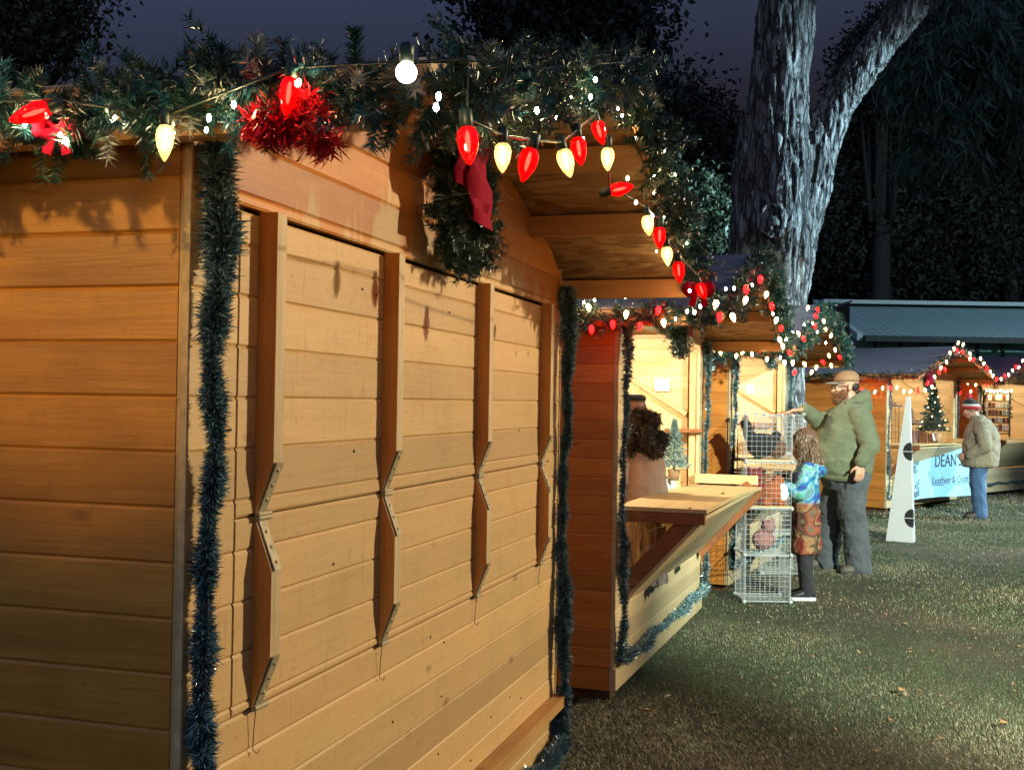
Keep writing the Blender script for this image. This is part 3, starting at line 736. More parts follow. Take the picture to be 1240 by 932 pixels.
# --- second stall
p = S2.W(1.93, .09, .985)
small_tree(p, .40, .105, 'small frosted blue green tree standing on the second stall counter', FROST)
tb = empty('cloth_table', S2.W(1.0, .14, 0), S2.rz, 'white cloth covered table inside the stall behind the woman in a hat', 'table')
mb = MB(); mb.box(0, 1.2, 0, .5, .955, .985); mb.build('table_top', M_SHELF, tb)
mb = MB(); n = 40
top = [(u*1.2/n, -.012+.012*math.sin(u*1.9), 0) for u in range(n+1)]
mb.box(-.01, 1.21, -.01, .51, .9865, .990)
vs = []
for u in range(n+1):
    x = -.01+1.22*u/n; vs += [(x, -.012, .990), (x, -.022+.012*math.sin(u*1.3), .86), (x, -.025+.02*math.sin(u*1.3), .70)]
mb.add(vs, [(i*3+j, i*3+j+1, i*3+3+j+1, i*3+3+j) for i in range(n) for j in (0, 1)], 0, True)
cl = mb.build('cloth', CLOTHW, tb)
for x in (.05, 1.12):
    for y in (.04, .44): mb = MB(); mb.box(x, x+.03, y, y+.03, .166, .953); mb.build('leg', BLACKM, tb)
o = MB().box(-.05, .05, -.035, .035, 0, .11).box(-.052, .052, -.037, .037, .1105, .122).build('box', CARD); o.location = S2.W(1.72, .30, .991); o.rotation_euler[2] = .4
tag(o, 'brown cardboard box beside the frosted tree', 'box')
o = MB().lathe([(.055, 0), (.09, .006), (.095, .014), (.085, .012), (.05, .006)], n=20).build('plate', WHITE); o.location = S2.W(2.02, .24, .991)
tag(o, 'small pale plate on the white cloth behind the frosted tree', 'plate')
def paper(S, px, py, w, h, label, xo=.053):
    c = S.on_x(px, py, S.L-xo); o = MB().box(-w/2, w/2, -.001, .001, -h/2, h/2).build('paper_sheet', PAPER)
    o.location = c; o.rotation_euler[2] = S.rz - math.pi/2; tag(o, label, 'paper sheet', 'papers pinned inside the stalls'); return o
paper(S2, 802, 466, .11, .085, 'white paper sheet pinned inside the stall with the woman in a hat')
paper(S3, 908, 471, .08, .09, 'small pale note pinned inside the stall by the wire cubes')
o = MB().box(-.13, .13, -.05, .05, -.012, .012).prism([(-.1, .048, -.012), (-.1, .048, -.09), (-.1, -.03, -.012)], (0, 0, 0), (.012, 0, 0)).prism([(.1, .048, -.012), (.1, .048, -.09), (.1, -.03, -.012)], (0, 0, 0), (-.012, 0, 0)).build('wall_shelf', M_BROWN)
o.location = S2.on_x(829, 521, S2.L-.10); o.rotation_euler[2] = S2.rz - math.pi/2; tag(o, 'short wooden wall shelf inside the stall, right of the frosted tree', 'shelf')
o = MB().box(-.13, .13, -.05, .05, -.012, .012).prism([(-.1, .048, -.012), (-.1, .048, -.09), (-.1, -.03, -.012)], (0, 0, 0), (.012, 0, 0)).build('wall_shelf', M_BROWN)
o.location = S3.on_x(923, 513, S3.L-.10); o.rotation_euler[2] = S3.rz - math.pi/2; tag(o, 'short wooden wall shelf seen through the wire cubes', 'shelf')
# torn black stickers on the lower front of the second stall
for s_, z_, sc, lb in ((.80, .43, 1, 'larger torn black sticker on the lower front of the second stall'), (1.62, .44, .7, 'smaller torn black sticker farther along the second stall front')):
    mb = MB(); pts = [(-.14, .01), (-.09, .035), (-.07, .012), (-.01, .05), (.03, .045), (.06, .015), (.12, .03), (.14, -.01), (.05, -.02), (.03, .0), (-.02, -.03), (-.06, -.005), (-.10, -.03)]
    mb.prism([(a*sc, 0, b*sc) for a, b in pts], (0, -.0015, 0), (0, 0, 0)); o = mb.build('sticker', HOLE); o.location = S2.W(s_, -.002, z_); o.rotation_euler[2] = S2.rz; tag(o, lb, 'sticker', 'torn stickers on the second stall')

# --- wire cube racks
def grid_panel(mb, o, a, b, n=9, r=.0012):
    o, a, b = Vector(o), Vector(a), Vector(b)
    for i in range(n+1):
        t = i/n; rr = r*1.9 if i in (0, n) else r
        mb.tube([o+a*t, o+a*t+b], rr, 5); mb.tube([o+b*t, o+b*t+a], rr, 5)
def cube_rack(loc, label, levels, open_right=(), rz=0):
    s = .35; root = empty('wire_cube_rack', loc, rz, label, 'wire rack', 'white wire cube racks')
    for k in range(levels):
        z = .012 + k*s; g = .006
        for nm, o, a, b in (('front', (g, 0, z+g), (s-2*g, 0, 0), (0, 0, s-2*g)), ('back', (g, s, z+g), (s-2*g, 0, 0), (0, 0, s-2*g)),
                            ('left', (0, g, z+g), (0, s-2*g, 0), (0, 0, s-2*g)), ('right', (s, g, z+g), (0, s-2*g, 0), (0, 0, s-2*g))):
            if nm == 'right' and k in open_right: continue
            mb = MB(); grid_panel(mb, o, a, b); mb.build('panel', WHITE, root)
        mb = MB(); grid_panel(mb, (g, g, z), (s-2*g, 0, 0), (0, s-2*g, 0)); mb.build('panel', WHITE, root)
    for k in range(levels+1):
        for x in (0, s):
            for y in (0, s):
                mb = MB(); mb.ball((x, y, .012+k*s), .013, n=10, k=8); mb.lathe([(.016, -.004), (.016, .004)], (x, y, .012+k*s), 10, 0, (0, 1, 0)); mb.build('connector', WHITE, root)
    return root
rack = cube_rack((1.77, 8.55, 0), 'white wire cube rack four cubes tall beside the girl', 4, (1, 2))
for z in (.717, 1.067): mb = MB(); mb.box(.0, .36, .0, .36, z, z+.012); mb.build('shelf_board', M_SHELF, rack)
cube_rack((2.22, 9.98, 0), 'white wire cube rack behind the girl, under the bearded man\'s hand', 4)

PL_BLACK = plain('black plush', (.012, .011, .012), .95, 0, .5, 60, .5); PL_BROWN = plain('brown plush', (.13, .06, .03), .95, 0, .4, 60, .5)
PL_RED = plain('dark red plush', (.16, .015, .018), .95, 0, .4, 60, .5); PL_ORANGE = plain('orange plush', (.30, .075, .02), .95, 0, .3, 60, .4); PL_PINK = plain('pink plush', (.26, .12, .11), .95, 0, .3, 60, .4)
def plush(name, loc, rz, fn, mats, label, cat='soft toy', parts=()):
    mb = MB(); fn(mb); o = remesh(name, mb, mats, .008, 3, None, lambda c: .004*noise.noise(c*60)); o.location = loc; o.rotation_euler[2] = rz
    tag(o, label, cat, 'soft toys in the wire rack')
    for nm, f2, m2 in parts: mb = MB(); f2(mb); mb.build(nm, m2, o)
    return o
def hen(mb):
    mb.ball((0, 0, .10), .115, .08, .095); mb.tube([(-.05, 0, .12), (-.10, 0, .19), (-.115, 0, .25)], [.06, .045, .036], 12); mb.ball((-.125, 0, .262), .042, .036, .040)
    mb.tube([(.08, 0, .13), (.14, 0, .20)], [.05, .03], 10); mb.ball((-.02, .03, .02), .03); mb.ball((-.02, -.03, .02), .03)
plush('soft_toy', (1.915, 8.70, 1.082), .1, hen, PL_BLACK, 'black hen shaped soft toy in the upper wire cube', parts=[('beak', lambda m: m.lathe([(.012, 0), (.002, .03)], (-.162, 0, .262), 8, 0, (-1, 0, -.2)), PL_ORANGE), ('comb', lambda m: m.ball((-.125, 0, .305), .025, .008, .014), PL_RED)])
plush('soft_toy', (2.06, 8.80, 1.082), .6, lambda mb: (mb.ball((0, 0, .075), .085, .075, .075), mb.ball((-.06, .0, .13), .05), mb.ball((-.07, .03, .175), .016), mb.ball((-.07, -.03, .175), .016)), PL_BROWN, 'round brown eared soft toy beside the black hen toy', parts=[('eye', lambda m: m.ball((-.105, .018, .14), .006), HOLE), ('eye', lambda m: m.ball((-.105, -.018, .14), .006), HOLE)])
plush('soft_toy', (2.00, 8.69, .728), .2, lambda mb: (mb.ball((0, 0, .095), .105, .085, .095), mb.ball((.05, 0, .18), .05), mb.ball((-.06, -.03, .03), .04), mb.ball((.06, -.03, .03), .04)), PL_ORANGE, 'orange and white round soft toy in the middle wire cube', parts=[('belly', lambda m: m.ball((.07, -.045, .10), .045, .045, .07), PAPER)])
plush('soft_toy', (1.87, 8.70, .728), .2, lambda mb: (mb.ball((0, 0, .10), .08, .08, .10), mb.ball((-.01, -.02, .22), .06), mb.ball((.05, -.03, .06), .035), mb.ball((-.06, -.03, .06), .035), mb.ball((.04, -.02, .275), .02), mb.ball((-.06, -.02, .275), .02)), PL_RED, 'dark red sitting soft toy left of the orange one')
plush('soft_toy', (1.95, 8.74, .378), .2, lambda mb: (mb.ball((0, 0, .08), .09, .07, .08), mb.ball((.03, -.02, .18), .055), mb.ball((.07, -.02, .23), .018), mb.ball((-.01, -.02, .23), .018)), PL_PINK, 'dusty pink soft toy in the lower wire cube')

# --- third stall: hanging fabric
m, nt, b = mat('blue white printed fabric'); v, _ = coords(nt, (9, 9, 9)); vo = nd(nt, 'ShaderNodeTexVoronoi'); vo.inputs['Scale'].default_value = 2.2; nt.links.new(v, vo.inputs['Vector'])
nt.links.new(ramp(nt, noise_n(nt, v, 1.6, 4, .6, 1.5), [(.35, (.16, .34, .42)), (.5, (.62, .70, .70)), (.62, (.40, .60, .62)), (.75, (.04, .06, .08))]), b.inputs['Base Color']); b.inputs['Roughness'].default_value = .85
FAB = m
mb = MB(); vs = []; n = 24
for i in range(n+1):
    x = .42*i/n; yy = .02*math.sin(i*1.1)
    for j in range(9): vs.append((x, yy*(.4+j*.1)+.01*math.sin(j*1.3+i*.5), -.5*j/8))
mb.add(vs, [(i*9+j, i*9+9+j, i*9+9+j+1, i*9+j+1) for i in range(n) for j in range(8)], 0, True)
o = mb.build('hanging_fabric', FAB); o.location = S3.W(.22, .16, 1.53); o.rotation_euler[2] = S3.rz; o.modifiers.new('thick', 'SOLIDIFY').thickness = .003
tag(o, 'blue and white printed fabric hanging in the stall behind the wire cubes', 'fabric')

# --- white tapering board tower
tw = empty('board_tower', (4.17, 12.6, 0), R(-28), 'tall white tapering board tower with round dark holes on the lawn', 'display tower')
a = .29; ap = Vector((.215, .05, 1.60)); b0 = [Vector((0, 0, .0)), Vector((a, 0, .0)), Vector((a, a*.55, .0)), Vector((0, a*.55, .0))]
tp = [ap + Vector((dx*.02, dy*.02, 0)) for dx, dy in ((-1, -1), (1, -1), (1, 1), (-1, 1))]
mb = MB(); mb.add(b0+tp, [(0,1,5,4),(1,2,6,5),(2,3,7,6),(3,0,4,7),(4,5,6,7),(3,2,1,0)]); mb.build('tower_body', BOARDW, tw)
for z in (.27, 1.0):
    f = z/1.60; e = b0[1].lerp(tp[1], f); l = b0[0].lerp(tp[0], f); r2 = b0[2].lerp(tp[2], f)
    for q, nrm_ in ((l-e, None), (r2-e, None)):
        u = q.normalized(); upv = (tp[1]-b0[1]).normalized(); nn = u.cross(upv).normalized()
        cen = (b0[0]+b0[2])/2
        if nn.dot(e-Vector((cen.x, cen.y, e.z))) < 0: nn = -nn
        rad = .085 if q is not r2-e else .085; rad = min(rad, (q.length)*.8)
        pts = [e + u*(rad*math.sin(t)) + upv*(.10*math.cos(t)) + nn*.0 for t in [math.pi*i/16 for i in range(17)]]
        mb = MB(); mb.prism(pts, nn*.0005, nn*.003); mb.build('hole_shade', HOLE, tw)  # raised dark patch stands for the shade inside a cut-out
        mb = MB(); mb.beam(e+nn*.005, e+u*rad+nn*.005, .004, .008, upv); mb.build('cross_bar', BOARDW, tw)

# --- banner stall: table, banner, goods
T0, T1 = Vector((5.66, 16.1, 0)), Vector((7.30, 17.45, 0)); td = (T1-T0).normalized(); trz = math.atan2(td.y, td.x); TL = (T1-T0).length
tbl = empty('display_table', T0, trz, 'long display table behind the blue white banner', 'table')
mb = MB(); mb.box(0, TL, .02, .62, .90, .93); mb.build('table_top', M_SHELF, tbl)
mb = MB(); mb.box(.02, TL-.02, .035, .045, .25, .898); mb.build('skirt', BLACKM, tbl)
for x in (.06, TL-.1):
    for y in (.08, .55): mb = MB(); mb.box(x, x+.04, y, y+.04, 0, .898); mb.build('leg', BLACKM, tbl)
m, nt, b = mat('pale blue banner vinyl'); v, _ = coords(nt); f = noise_n(nt, v, 2.5, 4)
nt.links.new(ramp(nt, f, [(.3, (.26, .55, .74)), (.7, (.34, .64, .82))]), b.inputs['Base Color']); b.inputs['Roughness'].default_value = .45
BAN = m; INK = plain('dark banner ink', (.03, .035, .05), .6); INK2 = plain('faded banner ink', (.10, .14, .18), .6)
bn = MB(); n = 40; vs = []
def bz(x, t): return -.006 - .012*math.sin(x*5.2+t*2)*t - .008*math.sin(x*13)*t
for i in range(n+1):
    for j in range(9): x = TL*i/n; t = j/8; vs.append((x, bz(x, t), .925-.755*t + .012*math.sin(x*2.2)*t))
bn.add(vs, [(i*9+j, i*9+9+j, i*9+9+j+1, i*9+j+1)[::-1] for i in range(n) for j in range(8)], 0, True)
ban = bn.build('banner', BAN); ban.location = T0; ban.rotation_euler[2] = trz
tag(ban, 'pale blue banner with DEAN\'S lettering hung across the display table', 'banner')
def conform(me):
    for v in me.vertices:
        tt = (.925 - v.co.z)/.755; v.co.y = bz(v.co.x, tt) - .0035 + (v.co.y+.030)*.5
def text_mesh(name, s, size, x, z, m, parent, y=-.03, shear=0, ex=.001, sx=1.0):
    cu = bpy.data.curves.new('t', 'FONT'); cu.body = s; cu.size = size; cu.extrude = ex; cu.align_x = 'CENTER'; cu.align_y = 'CENTER'; cu.shear = shear
    cu.resolution_u = 4; t = bpy.data.objects.new('t', cu); C.objects.link(t); dg = bpy.context.evaluated_depsgraph_get(); dg.update()
    me = bpy.data.meshes.new_from_object(t.evaluated_get(dg)); bpy.data.objects.remove(t); me.materials.clear(); me.materials.append(m)
    me.transform(Matrix.Translation((x, y, z)) @ Matrix.Rotation(math.pi/2, 4, 'X') @ Matrix.Diagonal((sx, 1, 1, 1))); me.name = name
    conform(me)
    return link(name, me, parent)
text_mesh('lettering', "DEAN'S", .26, 1.02, .70, INK, ban, sx=.86)
text_mesh('lettering', 'Leather & Crafts', .15, 1.12, .42, INK2, ban, sx=1.05)
mb = MB(); mb.box(.60, .92, -.0315, -.0295, .355, .362); mb.box(1.18, 1.62, -.0315, -.0295, .355, .362); conform(mb.build('underline', INK2, ban).data)
def flourish(cx, cz, s):
    mb = MB()
    for k in range(7):
        a0 = rng.uniform(0, 6.28); x0, z0 = cx+rng.uniform(-.4, .4)*s, cz+rng.uniform(-1, 1)*s*1.2
        mb.tube([(x0+s*.32*(1-q/14)*math.cos(a0+q*.55), -.030, z0+s*.32*(1-q/14)*math.sin(a0+q*.55)) for q in range(12)], .007, 5)
        for q in range(3): mb.ball((x0+rng.uniform(-.25, .25)*s, -.030, z0+rng.uniform(-.25, .25)*s), .014, .004, .014, n=8, k=6)
    conform(mb.build('flourish', INK2, ban).data)
flourish(.13, .74, .16); flourish(.16, .27, .14)
def rack_black(loc, rz, w, h, label):
    root = empty('wire_stand', loc, rz, label, 'wire stand', 'black wire stands on the display table')
    mb = MB(); grid_panel(mb, (0, 0, 0), (w, 0, 0), (0, 0, h), 6, .003); mb.build('grid', BLACKM, root)
    mb = MB(); mb.beam((-.03, -.03, h), (w+.03, -.03, h), .022, .022); mb.build('top_bar', BLACKM, root)
    mb = MB(); mb.beam((0, 0, 0), (0, .2, 0), .012, .012); mb.beam((w, 0, 0), (w, .2, 0), .012, .012); mb.build('foot', BLACKM, root)
    return root
def TW(x, y, z): return T0 + td*x + Vector((-td.y, td.x, 0))*y + Vector((0, 0, z))
rack_black(TW(-.12, .45, .936), trz, .55, .56, 'taller black wire stand on the display table behind the white tower')
rack_black(TW(.22, .25, .936), trz, .42, .30, 'lower black wire stand on the display table')
def stand(loc, rz, s, label):
    mb = MB(); mb.prism([(-.10*s, 0, 0), (.06*s, 0, 0), (.06*s, 0, .02*s), (-.02*s, 0, .035*s), (-.10*s, 0, .22*s), (-.125*s, 0, .21*s)], (0, -.06*s, 0), (0, .06*s, 0))
    mb.box(.05*s, .075*s, -.06*s, .06*s, 0, .05*s)
    o = mb.build('leather_stand', LEATHER); o.location = loc; o.rotation_euler[2] = rz; tag(o, label, 'leather goods', 'brown leather goods on the display table')
stand(TW(.20, .43, 1.508), trz, .8, 'brown leather stand on top of the taller black wire stand')
stand(TW(.42, .22, 1.250), trz, 1.0, 'brown leather stand on top of the lower black wire stand')
stand(TW(.30, .12, .932), trz, 1.0, 'brown leather stand low on the display table beside the tower')
stand(TW(.62, .14, .932), trz+.3, .9, 'brown leather stand mid table before the brown case')
stand(TW(.78, .12, .932), trz-.4, .7, 'small brown leather stand next to the potted tree')
o = MB().box(-.17, .17, -.05, .05, 0, .19).box(-.175, .175, -.055, .055, .191, .205).build('brown_case', plain('red brown case', (.14, .035, .025), .6)); o.location = TW(.80, .40, .932); o.rotation_euler[2] = trz
tag(o, 'red brown case standing on the display table left of the lit tree', 'case')
o = MB().prism([(-.07, 0, 0), (.07, 0, 0), (.05, .03, .11), (-.05, .03, .11)], (0, 0, 0), (0, .012, 0)).build('price_card', PAPER); o.location = TW(.74, .05, 1.0); o.rotation_euler[2] = trz+.4
tag(o, 'small tilted white card among the leather goods', 'card')
small_tree(TW(1.12, .30, .932), .92, .22, 'small green tree with warm lights in a brown pot on the display table', M_PINE[:3]+[FROST[2]], 1100, .04, .007, 26, CARD, pr=.12)

# --- right stall: rack of goods
p = S5.W(1.0, .12, .985); ck = empty('goods_rack', p, S5.rz-.35, 'framed rack of small sparkling goods in the rightmost stall', 'display rack')
mb = MB()
for x in (-.30, .30): mb.tube([(x, 0, 0), (x, 0, .78)], .014, 8)
mb.tube([(-.30, 0, .78), (.30, 0, .78)], .014, 8); mb.tube([(-.30, 0, .06), (.30, 0, .06)], .010, 8); mb.build('frame', BLACKM, ck)
for r_ in range(5):
    mb = MB(); mb.box(-.29, .29, .0, .012, .10+.13*r_, .115+.13*r_); mb.build('rail', BLACKM, ck)
    for i in range(7):
        mb = MB(); x = -.25+.083*i; mb.box(x-.033, x+.033, -.012, -.002, .12+.13*r_, .20+.13*r_+rng.uniform(0, .02)); mb.build('packet', [PAPER, PL_PINK, FROST[1], LEATHER][int(rng.integers(0, 4))], ck)
V, mi = pine_tris([(-.31, -.01, .05), (-.31, -.01, .80), (.31, -.01, .80), (.31, -.01, .05)], per_m=45, n_need=25, tip=.04, needle=.03, width=.006)
link('trim_garland', tri_mesh('trim_garland', V, M_PINE, mi), ck)
for i in range(8): mini_bulb((-.28+.08*i, -.05, .80+.01*math.sin(i*2)), ck, .010)
# ------------------------------------------------------------------ trees and far building
def bark_mat():
    m, nt, b = mat('furrowed grey bark'); v, _ = coords(nt, (9, 9, 2.0)); f = noise_n(nt, v, 1.6, 8, .72, .5); v2, _ = coords(nt, (30, 30, 7)); g = noise_n(nt, v2, 1, 5, .7)
    c = ramp(nt, f, [(.38, (.035, .028, .022)), (.47, (.115, .095, .078)), (.56, (.28, .26, .235)), (.68, (.46, .44, .41))]); c = mix(nt, mth(nt, 'MULTIPLY', g, .5), c, (.13, .11, .10))
    v3, _ = coords(nt, (11, 11, 2.0)); nz = nd(nt, 'ShaderNodeTexNoise'); nz.inputs['Scale'].default_value = 1.5; nz.inputs['Detail'].default_value = 5; nt.links.new(v3, nz.inputs['Vector'])
    av = nd(nt, 'ShaderNodeVectorMath', operation='ADD'); nt.links.new(v3, av.inputs[0]); nt.links.new(nz.outputs['Color'], av.inputs[1])
    ve = nd(nt, 'ShaderNodeTexVoronoi', feature='DISTANCE_TO_EDGE'); ve.inputs['Scale'].default_value = 1.0; nt.links.new(av.outputs[0], ve.inputs['Vector'])
    fis = ramp(nt, ve.outputs['Distance'], [(.02, (0,0,0)), (.17, (1,1,1))]); c = mix(nt, fis, (.022, .018, .015), c)
    f = mth(nt, 'ADD', f, fis)
    nt.links.new(c, b.inputs['Base Color']); b.inputs['Roughness'].default_value = .9; bump(nt, b, mth(nt, 'ADD', f, mth(nt, 'MULTIPLY', g, .5)), .8, .03); return m
BARK = bark_mat(); DBARK = plain('dark bark', (.022, .018, .015), .9, 0, .4, 12, .6)
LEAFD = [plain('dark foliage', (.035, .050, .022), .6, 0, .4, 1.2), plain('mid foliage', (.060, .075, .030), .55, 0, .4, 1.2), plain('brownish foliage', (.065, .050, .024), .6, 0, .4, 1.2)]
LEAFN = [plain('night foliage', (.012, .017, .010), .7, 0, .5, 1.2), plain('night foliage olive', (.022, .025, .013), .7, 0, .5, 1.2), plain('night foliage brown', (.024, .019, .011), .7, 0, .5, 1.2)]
LEAFP_ = [plain('pine foliage', (.030, .055, .035), .55, 0, .4, 1.2), plain('pine foliage light', (.05, .085, .055), .5, 0, .4, 1.2)]
TY = 13.2
def tp_(px, py, r): c = at(px, py, TY); return c, .92*r*(c.y)/FPX
mb = MB()
def limb(pts, n=28, squash=1.0):
    P = [tp_(*q) for q in pts]
    # densify
    cs, rs = [], []
    for i in range(len(P)-1):
        for k in range(6): t = k/6; cs.append(P[i][0].lerp(P[i+1][0], t)); rs.append(P[i][1]*(1-t)+P[i+1][1]*t)
    cs.append(P[-1][0]); rs.append(P[-1][1]); mb.tube(cs, rs, n)
limb([(926,640,78),(928,600,60),(930,540,52),(930,480,49),(940,362,43),(948,300,46),(946,230,49),(941,170,44),(943,100,40),(955,0,38),(975,-140,34),(985,-330,30)])
limb([(950,330,34),(964,262,38),(985,192,33),(1012,130,27),(1060,62,26),(1105,0,26),(1165,-85,24),(1240,-190,20)], 22)
limb([(900,420,24),(902,330,26),(905,230,26),(918,140,26)], 18)
mb.ball(at(934, 268, TY-.40), .17, .10, .22)
def barkd(c):
    q = c + Vector((.05*noise.noise(c*1.3), .05*noise.noise(c*1.3+Vector((5, 5, 5))), 0))
    w = Vector((q.x*7.0, q.y*7.0, q.z*.85 + 1.2*q.x))
    dd = noise.voronoi(w)[0]; ed_ = dd[1]-dd[0]
    w2 = Vector((q.x*19, q.y*19, q.z*3.2)); d2 = noise.voronoi(w2)[0]; e2 = d2[1]-d2[0]
    d = .034*min(1, ed_*4.2) + .014*min(1, e2*3.5) + .008*noise.noise(c*30) + .006*noise.noise(c*65) + .05*noise.noise(c*2.0) - .01
    k = c - at(934, 266, TY-.52); rr = math.sqrt((k.x/.12)**2 + (k.z/.19)**2)
    if rr < 1 and c.y < TY-.3: d -= .22*(1-rr**4)
    return d - .045
big = empty('furrowed_tree', (tp_(928, 600, 1)[0].x, TY, 0), 0, 'large pale furrowed tree trunk forking behind the stalls', 'tree')
tr = remesh('trunk', mb, BARK, .0175, 1, None, barkd); tr.parent = big; tr.matrix_parent_inverse = Matrix.Translation(-big.location)

def leaves(blobs, n, size, mats, probs=None, droop=0):
    """blobs: (centre, radii); leaf shaped faces clustered in twiggy clumps"""
    vol = np.array([b[1][0]*b[1][1]*b[1][2] for b in blobs])**.75; pick = rng.choice(len(blobs), n//14, p=vol/vol.sum())
    Cn = np.array([tuple(b[0]) for b in blobs])[pick]; Rd = np.array([b[1] for b in blobs])[pick]
    d = unit(rng.normal(size=(len(pick), 3))); rr = rng.uniform(.25, 1.05, len(pick))**.6
    cl = Cn + d*Rd*rr[:, None]
    k = np.repeat(np.arange(len(pick)), 14); m = len(k); tone = rng.choice(len(mats), len(pick), p=probs)
    P = cl[k] + rng.normal(size=(m, 3))*size*1.9
    ax = unit(rng.normal(size=(m, 3)) + np.array([0, 0, -droop])); sd = unit(np.cross(ax, rng.normal(size=(m, 3))))
    l = (size*rng.uniform(.6, 1.4, m))[:, None]
    a, b_, c_, e = P-ax*l*.5, P+sd*l*.26, P+ax*l*.5, P-sd*l*.26
    V = np.concatenate([np.stack([a, b_, c_], 1), np.stack([a, c_, e], 1)]); mi = np.where(rng.random(m) < .75, tone[k], rng.integers(0, len(mats), m))
    return V, np.concatenate([mi, mi])
def tree(name, label, trunk_pts, blobs, n, size, mats, group='trees behind the stalls', droop=0, bark=DBARK):
    base = trunk_pts[0][0]; root = empty(name, (base[0], base[1], 0), 0, label, 'tree', group)
    off = Vector((base[0], base[1], 0))
    m_ = MB(); pts = [Vector(p) - off for p, r in trunk_pts]; m_.tube(pts, [r for p, r in trunk_pts], 12)
    top = pts[-1]; k0 = pts[len(pts)//2]
    for c, r in blobs[:14]: q = Vector(c)-off; m_.tube([k0.lerp(top, rng.uniform(.1, 1)), (k0+q)/2+Vector((0, 0, .15)), q], [trunk_pts[-1][1]*.8, trunk_pts[-1][1]*.5, .02], 7)
    m_.build('trunk', bark, root)
    V, mi = leaves([(Vector(c)-off, r) for c, r in blobs], n, size, mats, None, droop)
    link('crown', tri_mesh('crown', V, mats, mi), root)
    return root
def bl(px, py, rpx, Y, sq=1.0): c = at(px, py, Y); r = rpx*Y/FPX; return (c, (r, r, r*sq))
# upper left drooping tree
Y = 9.0; c = at(-60, 300, Y)
tree('oak_tree', 'dark oak crown overhanging the top left corner', [((c.x-.5, Y+.4, 0), .25), ((c.x-.2, Y+.2, 2.6), .2), ((c.x, Y, 4.6), .14)],
     [bl(20,10,60,Y), bl(75,25,38,Y), bl(105,45,22,Y), bl(45,55,40,Y), bl(-20,70,60,Y), bl(10,95,30,Y,1.3), bl(60,-40,70,Y), bl(130,-60,50,Y), bl(90,62,20,Y,1.4), bl(-80,0,90,Y)], 15000, .055, LEAFD)
# centre dark tree
Y = 21.0; c = at(720, 400, Y)
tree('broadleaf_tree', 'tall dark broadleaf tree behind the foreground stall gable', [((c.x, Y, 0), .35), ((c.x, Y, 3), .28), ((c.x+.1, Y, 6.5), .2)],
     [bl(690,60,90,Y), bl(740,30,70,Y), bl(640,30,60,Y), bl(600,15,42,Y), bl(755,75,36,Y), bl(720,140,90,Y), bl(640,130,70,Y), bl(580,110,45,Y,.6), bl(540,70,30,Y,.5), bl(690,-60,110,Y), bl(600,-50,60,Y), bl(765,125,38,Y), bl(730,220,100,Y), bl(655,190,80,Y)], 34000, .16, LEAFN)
Y = 19.0; c = at(850, 420, Y)
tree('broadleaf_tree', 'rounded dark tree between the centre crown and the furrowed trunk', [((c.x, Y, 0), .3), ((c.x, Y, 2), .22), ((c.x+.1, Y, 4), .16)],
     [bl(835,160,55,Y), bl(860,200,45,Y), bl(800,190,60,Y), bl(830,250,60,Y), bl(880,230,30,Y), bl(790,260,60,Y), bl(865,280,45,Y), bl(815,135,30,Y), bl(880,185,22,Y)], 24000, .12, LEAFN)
Y = 15.5; c = at(850, 480, Y)
tree('shrub_tree', 'olive green shrubby tree lit beside the second stall roof', [((c.x, Y, 0), .12), ((c.x, Y, 1.4), .09), ((c.x, Y, 2.8), .06)],
     [bl(835,235,26,Y), bl(862,255,24,Y), bl(848,280,34,Y), bl(810,265,26,Y), bl(876,285,18,Y), bl(825,300,30,Y)], 6000, .085, LEAFD[:2])
# right hand dark wall of trees, each its own crown
for i, (px, py, r_, Y, lb) in enumerate([(1050,220,95,36,'dark tree right of the furrowed trunk, above the shed end'), (1130,230,110,38,'dense dark tree above the middle of the long roof'), (1225,210,105,36,'dark tree above the right end of the long roof'),
                                       (1066,70,42,34,'narrow dark crown beside the forked limb'), (1120,80,80,40,'tall dark crown at the upper right behind the limb'), (1215,60,95,39,'tall dark crown in the top right corner'), (1300,180,130,38,'dark tree past the right edge')]):
    c = at(px, 420, Y); rr = r_
    bs = [bl(px, py, rr*.75, Y)] + [bl(px+rng.uniform(-.75, .75)*rr, py+rng.uniform(-.8, 1.0)*rr, rr*rng.uniform(.35, .6), Y+rng.uniform(-1.5, 1.5)) for k in range(9)]
    if py > 150: bs += [bl(px+rng.uniform(-.8, .8)*rr, 330+rng.uniform(-25, 20), rr*.5, Y) for k in range(4)]
    tree('evergreen_tree', lb, [((c.x, Y, 0), .4), ((c.x, Y, 3), .3), ((c.x, Y, at(px, py, Y).z), .2)], bs, 24000, .17, LEAFN, 'dark trees behind the long roof')
